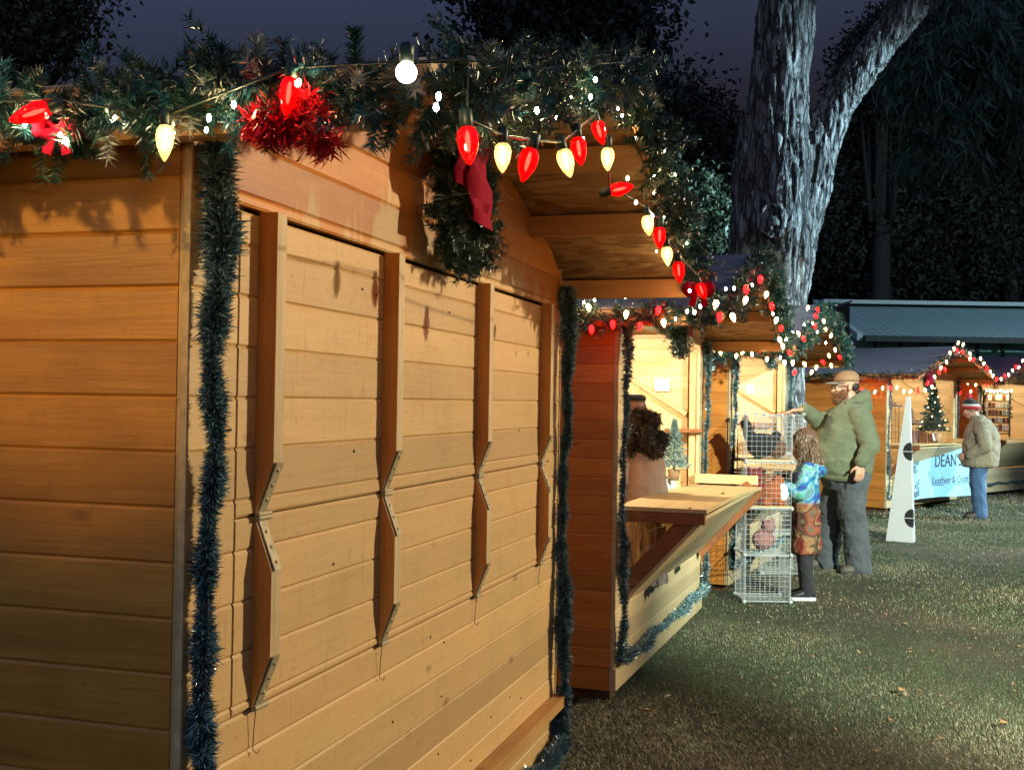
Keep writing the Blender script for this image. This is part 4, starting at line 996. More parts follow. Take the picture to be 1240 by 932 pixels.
# pine with hanging needles and a bare limb, upper right
Y = 22.0
root = empty('pine_tree', (at(1330, 450, Y).x, Y, 0), 0, 'pine with hanging needle tufts and a bare limb at the upper right', 'tree', 'trees behind the stalls'); off = Vector(root.location)
m_ = MB(); m_.tube([at(1335, 492, Y)-off-Vector((0, 0, 1.5)), at(1330, 300, Y)-off, at(1300, 130, Y)-off, at(1280, 0, Y)-off, at(1270, -150, Y)-off], [.42, .36, .3, .26, .2], 12); m_.build('trunk', DBARK, root)
m_ = MB(); m_.tube([at(1282, -20, Y)-off, at(1255, 100, Y-.2)-off, at(1225, 82, Y-.3)-off, at(1195, 62, Y-.3)-off, at(1172, 35, Y-.2)-off, at(1155, 0, Y)-off, at(1140, -60, Y)-off], [.24, .19, .17, .15, .14, .13, .10], 12); m_.build('limb', BARK, root)
Vs, ms = [], []
for k in range(64):
    px, py = rng.uniform(1085, 1245), rng.uniform(-10, 200)
    if px+py*.5 > 1310: continue
    c = np.array(at(px, py, Y+rng.uniform(-1, 1))-off)
    n = 150; d = unit(rng.normal(size=(n, 3))*np.array([.5, .5, .4]) + np.array([0, 0, -1.0])); b0_ = c + rng.normal(size=(n, 3))*np.array([.16, .16, .20])
    V = strands_len(b0_, d, np.full(n, .42), .018); Vs.append(V); t_ = rng.integers(0, 2, n); ms.append(np.concatenate([t_, t_]))
link('needles', tri_mesh('needles', np.concatenate(Vs), LEAFP_, np.concatenate(ms)), root)

# long low building
ROOFM = plain('blue grey metal roofing', (.26, .34, .35), .55, .1, .15, 6); WALLT = plain('teal painted wall', (.16, .30, .27), .7, 0, .2, 4); TRIMW = plain('pale painted trim', (.45, .50, .50), .6)
bx0, bx1, by0, by1 = 8.35, 24.0, 27.5, 31.0; ze_, zr_ = 3.22, 4.30
bd = empty('long_building', (bx0, by0, 0), 0, 'long low building with blue grey metal roof behind the stalls', 'building')
n = 150; m_ = MB(); vs = []
for i in range(n+1):
    x = (bx1-bx0)*i/n; dz = .012 if i % 2 else 0
    vs += [(x, -.5, ze_-.06+dz), (x, by1-by0, zr_+dz)]
m_.add(vs, [(2*i, 2*i+2, 2*i+3, 2*i+1) for i in range(n)]); m_.add([(0, by1-by0+.004, zr_), (bx1-bx0, by1-by0+.004, zr_), (bx1-bx0, 2*(by1-by0)+.5, ze_-.06), (0, 2*(by1-by0)+.5, ze_-.06)], [(0, 1, 2, 3)])
rf = m_.build('roof', ROOFM, bd)
m_ = MB(); m_.beam((-.05, by1-by0-.35, zr_-.03), (bx1-bx0, by1-by0-.35, zr_-.03), .7, .10, (0, 0, 1)); m_.build('ridge_cap', TRIMW, rf)
m_ = MB(); m_.hexa([(-.16, -.52, ze_-.18), (-.02, -.52, ze_-.18), (-.02, by1-by0, zr_-.12), (-.16, by1-by0, zr_-.12), (-.16, -.52, ze_+.0), (-.02, -.52, ze_+.0), (-.02, by1-by0, zr_+.06), (-.16, by1-by0, zr_+.06)]); m_.build('verge_trim', TRIMW, rf)
m_ = MB(); m_.box(0, bx1-bx0, -.66, -.52, ze_-.20, ze_-.07); m_.build('gutter', BLACKM, rf)
for x in np.arange(.6, 15, .95): m_ = MB(); m_.box(x, x+.05, -.5, -.02, ze_-.22, ze_-.10); m_.build('gutter_bracket', BLACKM, rf)
m_ = MB(); m_.box(0, bx1-bx0, 0, .15, 0, ze_-.07); m_.box(0, .15, .152, 2*(by1-by0), 0, ze_-.07); m_.add([(0, 0, ze_-.07), (.0, by1-by0, zr_-.06), (0, 2*(by1-by0), ze_-.07)], [(0, 1, 2)]); m_.build('wall', WALLT, bd)
for x in np.arange(.4, 15.4, .62):
    m_ = MB(); m_.box(x, x+.06, -.06, -.003, 0, ze_-.08); m_.build('post', BLACKM, bd)
m_ = MB(); m_.box(.2, 15.4, -.10, -.063, 2.52, 2.62); m_.box(.2, 15.4, -.10, -.063, 1.3, 1.4); m_.build('rail', BLACKM, bd)
m_ = MB(); m_.box(5.1, 7.3, -.16, -.105, 2.66, 2.82); m_.build('sign_board', TRIMW, bd)
sh = empty('narrow_shed', (6.62, 23.5, 0), 0, 'narrow dark shed end rising behind the lit stall gable', 'shed')
m_ = MB(); m_.hexa([(0, 0, 0), (.36, 0, 0), (.36, 1.2, 0), (0, 1.2, 0), (0, 0, 3.45), (.36, 0, 3.62), (.36, 1.2, 3.62), (0, 1.2, 3.45)]); m_.build('wall', plain('dark brown boards', (.03, .022, .018), .8), sh)
m_ = MB(); m_.hexa([(-.04, -.04, 3.435), (.40, -.04, 3.645), (.40, 1.24, 3.645), (-.04, 1.24, 3.435), (-.04, -.04, 3.465), (.40, -.04, 3.675), (.40, 1.24, 3.675), (-.04, 1.24, 3.465)]); m_.build('roof', M_FELT, sh)
# ------------------------------------------------------------------ people (local: facing +x, left = +y)
def skin(name, col):
    m, nt, b = mat(name); v, _ = coords(nt); f = noise_n(nt, v, 25, 4)
    nt.links.new(ramp(nt, f, [(.3, tuple(x*.85 for x in col)), (.7, col)]), b.inputs['Base Color']); b.inputs['Roughness'].default_value = .5
    b.inputs['Subsurface Weight'].default_value = .1; b.inputs['Subsurface Radius'].default_value = (.01, .004, .002); return m
SKIN = skin('skin', (.56, .30, .20)); SKIN2 = skin('skin warm', (.50, .26, .165))
def cloth(name, col, var=.25, sc=9):
    m, nt, b = mat(name); v, _ = coords(nt); f = noise_n(nt, v, sc, 5, .6); v2, _ = coords(nt, (1, 1, 1)); g = noise_n(nt, v2, 400, 2)
    nt.links.new(ramp(nt, f, [(.3, tuple(x*(1-var) for x in col)), (.7, tuple(x*(1+var) for x in col))]), b.inputs['Base Color']); b.inputs['Roughness'].default_value = .85
    b.inputs['Sheen Weight'].default_value = .15; bump(nt, b, g, .2, .002); return m
EYEW = plain('eye white', (.7, .68, .65), .2, 0, .02); IRIS = plain('dark iris', (.03, .02, .015), .2)

def taper(mb, pts, rad, n=16, k=5):
    pts = [Vector(p) for p in pts]; cs, rs = [], []
    for i in range(len(pts)-1):
        for j in range(k): t = j/k; cs.append(pts[i].lerp(pts[i+1], t)); rs.append(rad[i]*(1-t)+rad[i+1]*t)
    cs.append(pts[-1]); rs.append(rad[-1])
    mb.tube(cs, rs, n); mb.ball(pts[0], rad[0]*.98, n=12, k=8); mb.ball(pts[-1], rad[-1]*.98, n=12, k=8)
    for i in range(1, len(pts)-1): mb.ball(pts[i], rad[i]*.99, n=12, k=8)
def head(mb, c, s=1.0, pitch=0, yaw=0):
    Rm = Matrix.Rotation(yaw, 3, 'Z') @ Matrix.Rotation(pitch, 3, 'Y'); c = Vector(c)
    P = lambda x, y, z: c + Rm @ Vector((x*s, y*s, z*s))
    def E(x, y, z, rx, ry, rz): 
        k = 10; rings = []
        for i in range(k+1):
            t = math.pi*i/k; q = max(math.sin(t), .02); rings.append((P(x, y, z-math.cos(t)*rz), Rm @ Vector((rx*q*s, 0, 0)), Rm @ Vector((0, ry*q*s, 0))))
        mb.loft(rings, 16)
    E(-.012, 0, .035, .098, .077, .088); E(.020, 0, -.035, .070, .060, .085); E(.052, 0, -.085, .034, .036, .030)
    E(.070, 0, .012, .025, .055, .014); E(.075, .030, -.025, .022, .022, .018); E(.075, -.030, -.025, .022, .022, .018)
    mb.tube([P(.086, 0, .012), P(.100, 0, -.012), P(.112, 0, -.032), P(.092, 0, -.042)], [s*.010, s*.012, s*.015, s*.012], 8)
    E(.088, 0, -.060, .014, .024, .007); E(.086, 0, -.072, .014, .022, .008)
    for sg in (-1, 1): E(-.012, sg*.078, -.005, .020, .010, .032)
    return P
def face_parts(P, root, s=1.0):
    for sg in (-1, 1):
        MB().ball(P(.084, sg*.031, .000), .011*s, n=12, k=8).build('eye', EYEW, root); MB().ball(P(.0925, sg*.031, .000), .0052*s, n=10, k=6).build('iris', IRIS, root)
def hand(mb, w, d, nrm, s=1.0, curl=.5, thumb=1):
    """w wrist, d finger direction, nrm palm normal"""
    w, d, nrm = Vector(w), Vector(d).normalized(), Vector(nrm); nrm = (nrm - d*nrm.dot(d)).normalized(); a = d.cross(nrm)
    mb.loft([(w - d*.01*s, a*.028*s, nrm*.022*s), (w + d*.03*s, a*.038*s, nrm*.018*s), (w + d*.07*s, a*.044*s, nrm*.016*s), (w + d*.095*s, a*.042*s, nrm*.013*s)], 14)
    for i, (o, l) in enumerate(((-.033, .062), (-.011, .078), (.012, .072), (.034, .056))):
        p = w + d*.085*s + a*o*s; dd = d.copy(); pts = [p]
        for k in range(3): dd = (dd + nrm*curl*(.35+.25*k)).normalized(); p = p + dd*l*s*(.42, .33, .25)[k]; pts.append(p)
        taper(mb, pts, [.0098*s, .009*s, .0085*s, .0075*s], 10, 3)
    p = w + d*.03*s - a*.036*s*thumb; pts = [p, p + (d*.6 - a*thumb*.7 + nrm*.3).normalized()*.035*s]; pts.append(pts[1] + (d*.85 - a*thumb*.25 + nrm*.4).normalized()*.032*s)
    taper(mb, pts, [.013*s, .011*s, .009*s], 10, 3)
def shoe(parent, ankle, d, m, sole, l=.28, s=1.0):
    ankle = Vector(ankle); d = Vector(d).normalized(); a = Vector((-d.y, d.x, 0)); z0 = 0.012
    c = lambda f, z: Vector((ankle.x, ankle.y, 0)) + d*f*l + Vector((0, 0, z))
    mb = MB(); mb.loft([(c(-.27, .045), a*.020*s, Vector((0, 0, .03*s))), (c(-.22, .055), a*.036*s, Vector((0, 0, .045*s))), (c(-.05, .065), a*.042*s, Vector((0, 0, .055*s))), (c(.15, .055), a*.042*s, Vector((0, 0, .045*s))), (c(.40, .042), a*.048*s, Vector((0, 0, .033*s))), (c(.60, .036), a*.042*s, Vector((0, 0, .026*s))), (c(.70, .03), a*.022*s, Vector((0, 0, .016*s)))], 16)
    o = mb.build('shoe', m, parent)
    mb = MB(); out = [(-.28, .022), (-.2, .040), (.0, .044), (.2, .044), (.45, .052), (.62, .044), (.72, .02)]
    pts = [c(f, 0)+a*w_*s for f, w_ in out] + [c(f, 0)-a*w_*s for f, w_ in out[::-1]]
    mb.prism(pts, (0, 0, .002), (0, 0, .026)); mb.build('sole', sole, o); return o
def wr(amp, sc, stretch=(1, 1, 1)):
    def f(c):
        q = Vector((c.x*stretch[0], c.y*stretch[1], c.z*stretch[2])); return amp*(1-2.2*abs(noise.noise(q*sc))) + amp*.55*(1-2.2*abs(noise.noise(q*sc*2.1+Vector((3, 7, 1))))) + amp*.4*(1-2.2*abs(noise.noise(q*sc*4.3)))
    return f
def vring(z, cx, hx, hy, cy=0): return ((cx, cy, z), (hx, 0, 0), (0, hy, 0))

# --- big bearded man in green hoodie
MX, MY = 3.045, 10.3
HOOD = cloth('sage green fleece', (.115, .135, .075), .16); PANT = cloth('charcoal canvas', (.055, .062, .070), .35, 5); HAIRD = plain('dark hair', (.03, .02, .014), .6, 0, .5, 80, .5)
BEARD = plain('reddish beard', (.22, .095, .045), .8, 0, .4, 90, .8); CAPM = plain('tan cap twill', (.30, .17, .09), .8, 0, .2, 30); CAPG = plain('grey cap mesh', (.20, .19, .16), .8, 0, .3, 90)
b_ = MB(); P = head(b_, (.015, 0, 1.665), 1.08, R(2))
taper(b_, [(-.02, 0, 1.45), (.0, 0, 1.60)], [.085, .072])
b_.loft([vring(.80, .02, .14, .16), vring(1.0, .03, .20, .21), vring(1.15, .02, .24, .25), vring(1.30, -.01, .20, .24), vring(1.44, -.03, .13, .19), vring(1.50, -.03, .08, .09)])
RS, RE, RW = (-.02, -.20, 1.40), (.20, -.20, 1.33), (.42, .06, 1.452); LS, LE, LW = (-.05, .22, 1.40), (-.115, .33, 1.15), (-.025, .35, .985)
taper(b_, [RS, RE, RW], [.07, .052, .033]); taper(b_, [LS, LE, LW], [.07, .052, .033])
hand(b_, RW, (1, .10, -.12), (0, .1, -1), 1.1, .35, 1); hand(b_, LW, (.12, .0, -1), (.2, -1, 0), 1.05, .55, 1)
taper(b_, [(-.03, .11, .88), (-.03, .135, .50), (-.10, .15, .10)], [.10, .065, .045]); taper(b_, [(.0, -.11, .88), (.09, -.13, .50), (.13, -.14, .10)], [.10, .065, .045])
man = remesh('person', b_, SKIN, .0065, 3); man.location = (MX, MY, 0); man.rotation_euler[2] = math.pi
tag(man, 'bearded man in green hoodie and cap resting a hand on the wire rack', 'person'); face_parts(P, man, 1.08)
h = MB(); h.loft([vring(.83, .02, .215, .225), vring(.86, .03, .225, .235), vring(.90, .035, .25, .255), vring(1.0, .04, .275, .268), vring(1.12, .035, .272, .275), vring(1.25, .01, .245, .268), vring(1.36, -.015, .205, .25), vring(1.44, -.03, .165, .215), vring(1.50, -.04, .125, .15), vring(1.545, -.04, .10, .11)], 28)
taper(h, [(-.03, -.19, 1.40), RE, Vector(RW)-Vector((.03, .01, 0))], [.105, .085, .052]); taper(h, [(-.05, .21, 1.40), LE, Vector(LW)+Vector((0, 0, .02))], [.105, .080, .054])
h.tube([(.03, .10, 1.50), (-.05, .125, 1.545), (-.13, .08, 1.575), (-.155, 0, 1.585), (-.13, -.08, 1.575), (-.05, -.125, 1.545), (.03, -.10, 1.50), (.09, 0, 1.455)], [.035, .045, .055, .06, .055, .045, .035, .028], 12)
h.ball((-.12, 0, 1.50), .10, .13, .09)
h.loft([((.25, 0, .92), (0, .15, 0), (.04, 0, 0)), ((.275, 0, 1.0), (0, .14, 0), (.05, 0, 0)), ((.27, 0, 1.08), (0, .10, 0), (.045, 0, 0))], 16)
hoodie = remesh('hoodie', h, HOOD, .011, 3, man, wr(.0055, 6.5, (1, 1, 1.8)))
RIBB = cloth('dark green rib knit', (.085, .105, .052), .1)
mb = MB(); mb.loft([vring(.822, .022, .226, .238), vring(.842, .025, .236, .246), vring(.872, .03, .240, .249)], 28); mb.build('hem_band', RIBB, man)
for w_, e_ in ((LW, LE), (RW, RE)):
    w_ = Vector(w_); e_ = Vector(e_); q = (w_-e_).normalized(); mb = MB(); mb.tube([w_-q*.035, w_-q*.015, w_+q*.012], [.050, .052, .044], 16); mb.build('cuff', RIBB, man)
for sg in (-1, 1): mb = MB(); mb.tube([(.085, sg*.05, 1.47), (.165, sg*.055, 1.40), (.21, sg*.06, 1.30), (.235, sg*.06, 1.24)], .005, 6); mb.build('drawstring', RIBB, man)
mb = MB(); mb.loft([((-.04+.0, .268, 1.335), (.038, 0, 0), (0, .004, .016)), ((-.04, .273, 1.335), (.034, 0, 0), (0, .004, .014))], 14); mb.build('chest_logo', INK, man)
p_ = MB(); p_.loft([vring(.74, .0, .15, .19), vring(.84, .02, .22, .225), vring(.92, .02, .225, .23), vring(1.0, .02, .20, .21)], 20)
taper(p_, [(-.02, .115, .84), (-.015, .14, .50), (-.085, .15, .055)], [.135, .105, .098]); taper(p_, [(.02, -.11, .84), (.10, -.13, .50), (.135, -.14, .055)], [.135, .105, .098])
remesh('trousers', p_, PANT, .011, 2, man, wr(.014, 6, (1, 1, .8)))
BOOT = plain('grey brown boot', (.09, .075, .06), .7, 0, .3, 20); SOLE = plain('dark rubber sole', (.03, .028, .025), .8)
shoe(man, (-.10, .15, .1), (1, .25, 0), BOOT, SOLE, .30, 1.15); shoe(man, (.13, -.14, .1), (1, -.1, 0), BOOT, SOLE, .30, 1.15)
mb = MB(); cz = 1.735
for sc_, m_ in ((1, CAPM),):
    mb.loft([(P(-.012, 0, .045), (.112, 0, 0), (0, .092, 0)), (P(-.012, 0, .075), (.112, 0, 0), (0, .092, 0)), (P(-.015, 0, .105), (.100, 0, 0), (0, .082, 0)), (P(-.018, 0, .128), (.07, 0, 0), (0, .058, 0)), (P(-.02, 0, .138), (.03, 0, 0), (0, .025, 0))], 20)
cap = mb.build('cap', CAPM, man)
mb = MB(); vs = []
for i in range(13):
    t = -1.25+2.5*i/12
    for q, zz in ((.9, .050), (1.75, .038)):
        vs.append(P(-.012+.112*q*math.cos(t) if q < 1 else .05+.125*math.cos(t)*1.0, .088*math.sin(t)*(1 if q < 1 else .92), zz - .012*abs(math.sin(t))))
mb.add(vs, [(2*i, 2*i+1, 2*i+3, 2*i+2) for i in range(12)], 0, True); br = mb.build('brim', CAPG, cap); br.modifiers.new('t', 'SOLIDIFY').thickness = .004
mb = MB(); mb.ball(P(.055, 0, -.095), .055, .06, .055); mb.ball(P(.03, .05, -.06), .04, .022, .05); mb.ball(P(.03, -.05, -.06), .04, .022, .05); mb.ball(P(.095, 0, -.052), .018, .03, .010)
brd = remesh('beard', mb, BEARD, .006, 1, man, lambda c: .007*noise.noise(c*90))
def fuzz(o, n, l, w, m_, drop, name):
    me = o.data; idx = rng.integers(0, len(me.vertices), n); Pn = np.array([tuple(me.vertices[int(i)].co) for i in idx]); Nn = np.array([tuple(me.vertices[int(i)].normal) for i in idx])
    V = strands_len(Pn, unit(Nn*.7 + rng.normal(size=Nn.shape)*.25 + np.array([0, 0, -drop])), np.full(n, l), w); link(name, tri_mesh(name, V, [m_]), o)
fuzz(brd, 2600, .022, .0022, BEARD, .8, 'whiskers')
mb = MB(); mb.ball(P(-.050, 0, .005), .068, .083, .055); remesh('hair', mb, HAIRD, .008, 1, man, lambda c: .006*noise.noise(c*70))
mb = MB()
for sg in (-1, 1):
    mb.tube([P(.108, sg*.033+.024*math.cos(t), .002+.018*math.sin(t)) for t in [2*math.pi*i/14 for i in range(14)]], .0022, 6, closed=True); mb.tube([P(.106, sg*.057, .006), P(.05, sg*.080, .008), P(-.02, sg*.085, .006)], .0025, 6)
mb.tube([P(.108, -.009, .004), P(.113, 0, .008), P(.108, .009, .004)], .002, 6); mb.build('glasses', BLACKM, man)

# --- girl in tie dye
m, nt, b = mat('tie dye fleece with printed skirt part'); v, raw = coords(nt); sep = nd(nt, 'ShaderNodeSeparateXYZ'); nt.links.new(raw, sep.inputs[0])
f = noise_n(nt, v, 5.5, 4, .55, 2.2); td_ = ramp(nt, f, [(.28, (.04, .02, .15)), (.40, (.02, .06, .30)), (.48, (.015, .20, .28)), (.56, (.26, .38, .45)), (.62, (.05, .30, .18)), (.74, (.20, .06, .40))])
f2 = noise_n(nt, v, 6, 2, .4, .3); pr_ = ramp(nt, f2, [(.30, (.06, .012, .01)), (.40, (.22, .03, .015)), (.47, (.26, .15, .06)), (.53, (.04, .02, .014)), (.60, (.24, .05, .02)), (.70, (.02, .10, .06))])
w_ = nd(nt, 'ShaderNodeMapRange'); w_.inputs['From Min'].default_value = .735; w_.inputs['From Max'].default_value = .765; nt.links.new(sep.outputs[2], w_.inputs['Value'])
nt.links.new(mix(nt, w_.outputs[0], pr_, td_), b.inputs['Base Color']); b.inputs['Roughness'].default_value = .85
TIE = m; LEGG = cloth('black leggings', (.010, .010, .012)); HAIRB = plain('light brown hair', (.12, .065, .036), .5, 0, .5, 70, .4)
GX, GY = 2.27, 8.78
b_ = MB(); P = head(b_, (.01, 0, 1.185), .92, R(8))
taper(b_, [(-.01, 0, 1.0), (0, 0, 1.12)], [.05, .045])
b_.loft([vring(.60, -.01, .085, .11), vring(.75, .0, .08, .115), vring(.90, 0, .08, .125), vring(1.0, -.01, .06, .11), vring(1.04, -.01, .035, .04)])
for sg in (1, -1):
    S_, E_, W_ = (-.01, sg*.125, 1.0), (.045, sg*.15, .82), (.20, sg*(.09 if sg > 0 else .10), .885)
    taper(b_, [S_, E_, W_], [.042, .033, .023]); hand(b_, W_, (1, -sg*.15, .15), (0, -sg*.5, -1), .72, .6, -sg)
    taper(b_, [(-.01, sg*.055, .60), (-.01, sg*.055, .36), (-.03, sg*.055, .07)], [.07, .048, .032])
girl = remesh('person', b_, SKIN2, .0055, 2); girl.location = (GX, GY, 0); girl.rotation_euler[2] = math.pi - .15
tag(girl, 'girl in tie dye hoodie reaching into the wire rack', 'person'); face_parts(P, girl, .92)
h = MB(); h.loft([vring(.355, -.02, .102, .122), vring(.38, -.02, .108, .128), vring(.55, -.015, .110, .134), vring(.70, -.01, .105, .138), vring(.85, -.005, .10, .142), vring(.97, -.01, .09, .14), vring(1.03, -.015, .065, .09), vring(1.06, -.015, .05, .06)], 24)
for sg in (1, -1): taper(h, [(-.01, sg*.12, .995), (.045, sg*.15, .82), (.15, sg*.115, .865)], [.062, .054, .040])
h.tube([(.03, .05, 1.03), (-.05, .07, 1.03), (-.10, .05, 1.0), (-.12, 0, .985), (-.10, -.05, 1.0), (-.05, -.07, 1.03), (.03, -.05, 1.03)], [.02, .03, .04, .045, .04, .03, .02], 10)
remesh('hoodie', h, TIE, .009, 3, girl, wr(.007, 9))
for sg in (1, -1):
    mb = MB(); taper(mb, [(.145, sg*.118, .862), (.19, sg*(.095 if sg > 0 else .105), .882)], [.036, .030]); mb.build('cuff', LEGG, girl)
h = MB()
for sg in (1, -1): taper(h, [(-.01, sg*.055, .55), (-.01, sg*.050, .34), (-.03, sg*.055, .06)], [.062, .054, .043])
remesh('leggings', h, LEGG, .008, 2, girl, wr(.004, 10))
SNK = plain('black sneaker', (.015, .015, .017), .5, 0, .4, 30); SNS = plain('white sneaker sole', (.6, .6, .6), .6)
for sg in (1, -1): shoe(girl, (-.035, sg*.055, .06), (1, sg*.1, 0), SNK, SNS, .20, .8)
h = MB(); h.ball(P(-.025, 0, .050), .098, .092, .088)
HAIRC = plain('hair strand light', (.20, .115, .06), .4, 0, .4, 90)
for k in range(26):
    t = math.pi*(.34 + 1.32*k/25); r_ = .082
    x, y = math.cos(t)*r_ - .018, math.sin(t)*r_*.98
    ln = .19 + .03*noise.noise(Vector((k*.9, 0, 0)))
    h.tube([P(x*.8, y*.8, .07), P(x*1.10, y*1.10, .0), P(x*1.16, y*1.16, -.08), P(x*1.12-.01, y*1.12, -ln)], [.020, .020, .019, .010], 8)
gh = remesh('hair', h, HAIRB, .006, 1, girl, lambda c: .010*noise.noise(Vector((c.x*75, c.y*75, c.z*6))))

fuzz(gh, 5000, .050, .0012, HAIRC, 4.5, 'loose_strands'); fuzz(gh, 3000, .045, .0012, HAIRB, 4.5, 'loose_strands')

# --- man in tan jacket and beanie
JACK = cloth('khaki jacket', (.24, .20, .13), .15, 6); JEAN = cloth('blue denim', (.045, .10, .20), .3, 8)
BX, BY = 6.33, 15.4
b_ = MB(); P = head(b_, (.085, 0, 1.465), 1.0, R(18)); taper(b_, [(-.0, 0, 1.26), (.05, 0, 1.40)], [.07, .06])
b_.loft([vring(.80, -.02, .14, .17), vring(1.0, -.02, .15, .18), vring(1.15, -.02, .16, .2), vring(1.27, -.02, .11, .17), vring(1.32, 0, .06, .07)])
for sg in (1, -1):
    S_, E_, W_ = (-.03, sg*.19, 1.24), (-.07, sg*.25, .99), (.12, sg*.17, .86)
    taper(b_, [S_, E_, W_], [.06, .048, .032]); hand(b_, W_, (1, -sg*.4, -.35), (0, -sg*1, -.3), 1.0, .5, -sg)
    taper(b_, [(-.02, sg*.09, .80), (.0, sg*.10, .45), (-.05, sg*.11, .09)], [.09, .06, .042])
bm = remesh('person', b_, SKIN, .0075, 2); bm.location = (BX, BY, 0); bm.rotation_euler[2] = math.pi - .35
tag(bm, 'man in khaki jacket and striped beanie standing before the banner', 'person'); face_parts(P, bm)
h = MB(); h.loft([vring(.70, -.03, .21, .235), vring(.74, -.03, .225, .245), vring(.95, -.04, .23, .25), vring(1.12, -.05, .215, .25), vring(1.22, -.045, .18, .235), vring(1.30, -.03, .13, .17), vring(1.36, .0, .095, .105), vring(1.385, .005, .09, .095)], 24)
for sg in (1, -1): taper(h, [(-.04, sg*.20, 1.22), (-.08, sg*.27, .98), (.10, sg*.19, .86)], [.095, .082, .060])
remesh('jacket', h, JACK, .012, 3, bm, wr(.011, 7))
h = MB(); h.loft([vring(.70, -.02, .13, .17), vring(.82, -.02, .16, .19)], 18)
for sg in (1, -1): taper(h, [(-.02, sg*.095, .78), (.0, sg*.10, .45), (-.045, sg*.11, .05)], [.115, .09, .08])
remesh('jeans', h, JEAN, .012, 2, bm, wr(.009, 8, (1, 1, .7)))
for sg in (1, -1): shoe(bm, (-.05, sg*.11, .08), (1, sg*.15, 0), BOOT, SOLE, .29, 1.1)
BK = cloth('black knit', (.012, .012, .012)); RK = cloth('red knit', (.40, .02, .03)); WK = cloth('white knit', (.65, .62, .60))
def band(z0, z1, r0, r1, m_, nm, par):
    mb = MB(); mb.loft([(P(-.012, 0, z0), (r0*1.02, 0, 0), (0, r0*.85, 0)), (P(-.012, 0, (z0+z1)/2), ((r0+r1)/2*1.06, 0, 0), (0, (r0+r1)/2*.88, 0)), (P(-.012, 0, z1), (r1, 0, 0), (0, r1*.85, 0))], 20); return mb.build(nm, m_, par)
be = band(.0, .045, .112, .114, RK, 'beanie', bm); band(.045, .075, .113, .108, WK, 'white_stripe', be); band(.075, .115, .108, .085, BK, 'black_stripe', be)
mb = MB(); mb.ball(P(-.015, 0, .12), .08, .07, .03); mb.build('crown', BK, be)
mb = MB(); mb.ball(P(-.02, 0, .175), .042); o = remesh('pompom', mb, RK, .007, 1, be, lambda c: .012*noise.noise(c*70))

# --- woman behind the second counter
TOP = cloth('dusty rose knit', (.46, .30, .22), .1, 8); HATT = cloth('dark felt', (.02, .022, .028)); HATB = plain('pink leather hat band', (.40, .22, .17), .5, 0, .2, 20)
m, nt, b = mat('pleated patterned skirt'); v, _ = coords(nt, (60, 60, 6)); nt.links.new(ramp(nt, noise_n(nt, v, 1, 4), [(.35, (.07, .05, .05)), (.5, (.33, .25, .20)), (.65, (.16, .11, .10))]), b.inputs['Base Color']); b.inputs['Roughness'].default_value = .9; SKT = m
wp = S2.W(1.00, .15, 0)
b_ = MB(); P = head(b_, (.03, 0, 1.40), .95, R(12)); taper(b_, [(-.02, 0, 1.2), (.015, 0, 1.34)], [.055, .05])
b_.loft([vring(.75, 0, .11, .15), vring(.95, 0, .10, .13), vring(1.1, 0, .11, .15), vring(1.2, -.02, .09, .15), vring(1.25, -.02, .05, .06)])
for sg in (1, -1):
    S_, E_, W_ = (-.02, sg*.16, 1.18), (-.02, sg*.21, .97), (.16, sg*.14, 1.0)
    taper(b_, [S_, E_, W_], [.048, .04, .026]); hand(b_, W_, (1, -sg*.3, -.1), (0, -sg*.6, -1), .85, .5, -sg)
    taper(b_, [(0, sg*.08, .75), (0, sg*.08, .50), (-.02, sg*.08, .24)], [.085, .06, .038])
wo = remesh('person', b_, SKIN, .007, 2); wo.location = wp; wo.rotation_euler[2] = math.pi - .75
tag(wo, 'woman with dark curly hair and hat standing inside the second stall', 'person'); face_parts(P, wo, .95)
h = MB(); h.loft([vring(.90, 0, .135, .155), vring(.95, 0, .135, .155), vring(1.05, -.01, .13, .158), vring(1.15, -.02, .125, .168), vring(1.21, -.025, .10, .155), vring(1.26, -.02, .065, .08)], 22)
for sg in (1, -1): taper(h, [(-.02, sg*.155, 1.17), (-.03, sg*.21, .98), (.12, sg*.155, .995)], [.068, .058, .042])
remesh('sweater', h, TOP, .010, 3, wo, wr(.006, 8))
mb = MB(); rings = []
for i in range(9):
    z = .93 - .06*i; rings.append(z)
n = 72; vs = []
for z in rings:
    for j in range(n):
        t = 2*math.pi*j/n; q = (1 + .035*math.sin(j*math.pi*.5)*(.93-z+.1)*3); vs.append((math.cos(t)*(.142+.12*(.93-z))*q, math.sin(t)*(.16+.12*(.93-z))*q, z))
mb.add(vs, [(i*n+j, i*n+(j+1) % n, i*n+n+(j+1) % n, i*n+n+j)[::-1] for i in range(8) for j in range(n)], 0, True); mb.build('skirt', SKT, wo)
mb = MB(); mb.loft([(P(-.012, 0, .050), (.107, 0, 0), (0, .095, 0)), (P(-.016, 0, .115), (.100, 0, 0), (0, .088, 0))], 20); hat = mb.build('hat', HATB, wo)
mb = MB(); mb.loft([(P(-.016, 0, .112), (.108, 0, 0), (0, .096, 0)), (P(-.018, 0, .135), (.106, 0, 0), (0, .094, 0)), (P(-.018, 0, .152), (.09, 0, 0), (0, .08, 0))], 20); mb.build('hat_crown', HATT, hat)
h = MB(); h.ball(P(-.03, 0, .0), .10, .092, .065)
for k in range(34):
    a_ = R(95) + R(130)*rng.random(); z = -.03 - .20*rng.random(); q = .085 + .09*rng.random()*(1-abs(z+.18)*2.0)
    h.ball(P(math.cos(a_)*q-.02, math.sin(a_)*q, z), .040, .040, .045, n=10, k=8)
curls = remesh('hair', h, HAIRD, .0075, 0, wo, lambda c: .016*noise.noise(c*38) + .010*noise.noise(c*85))
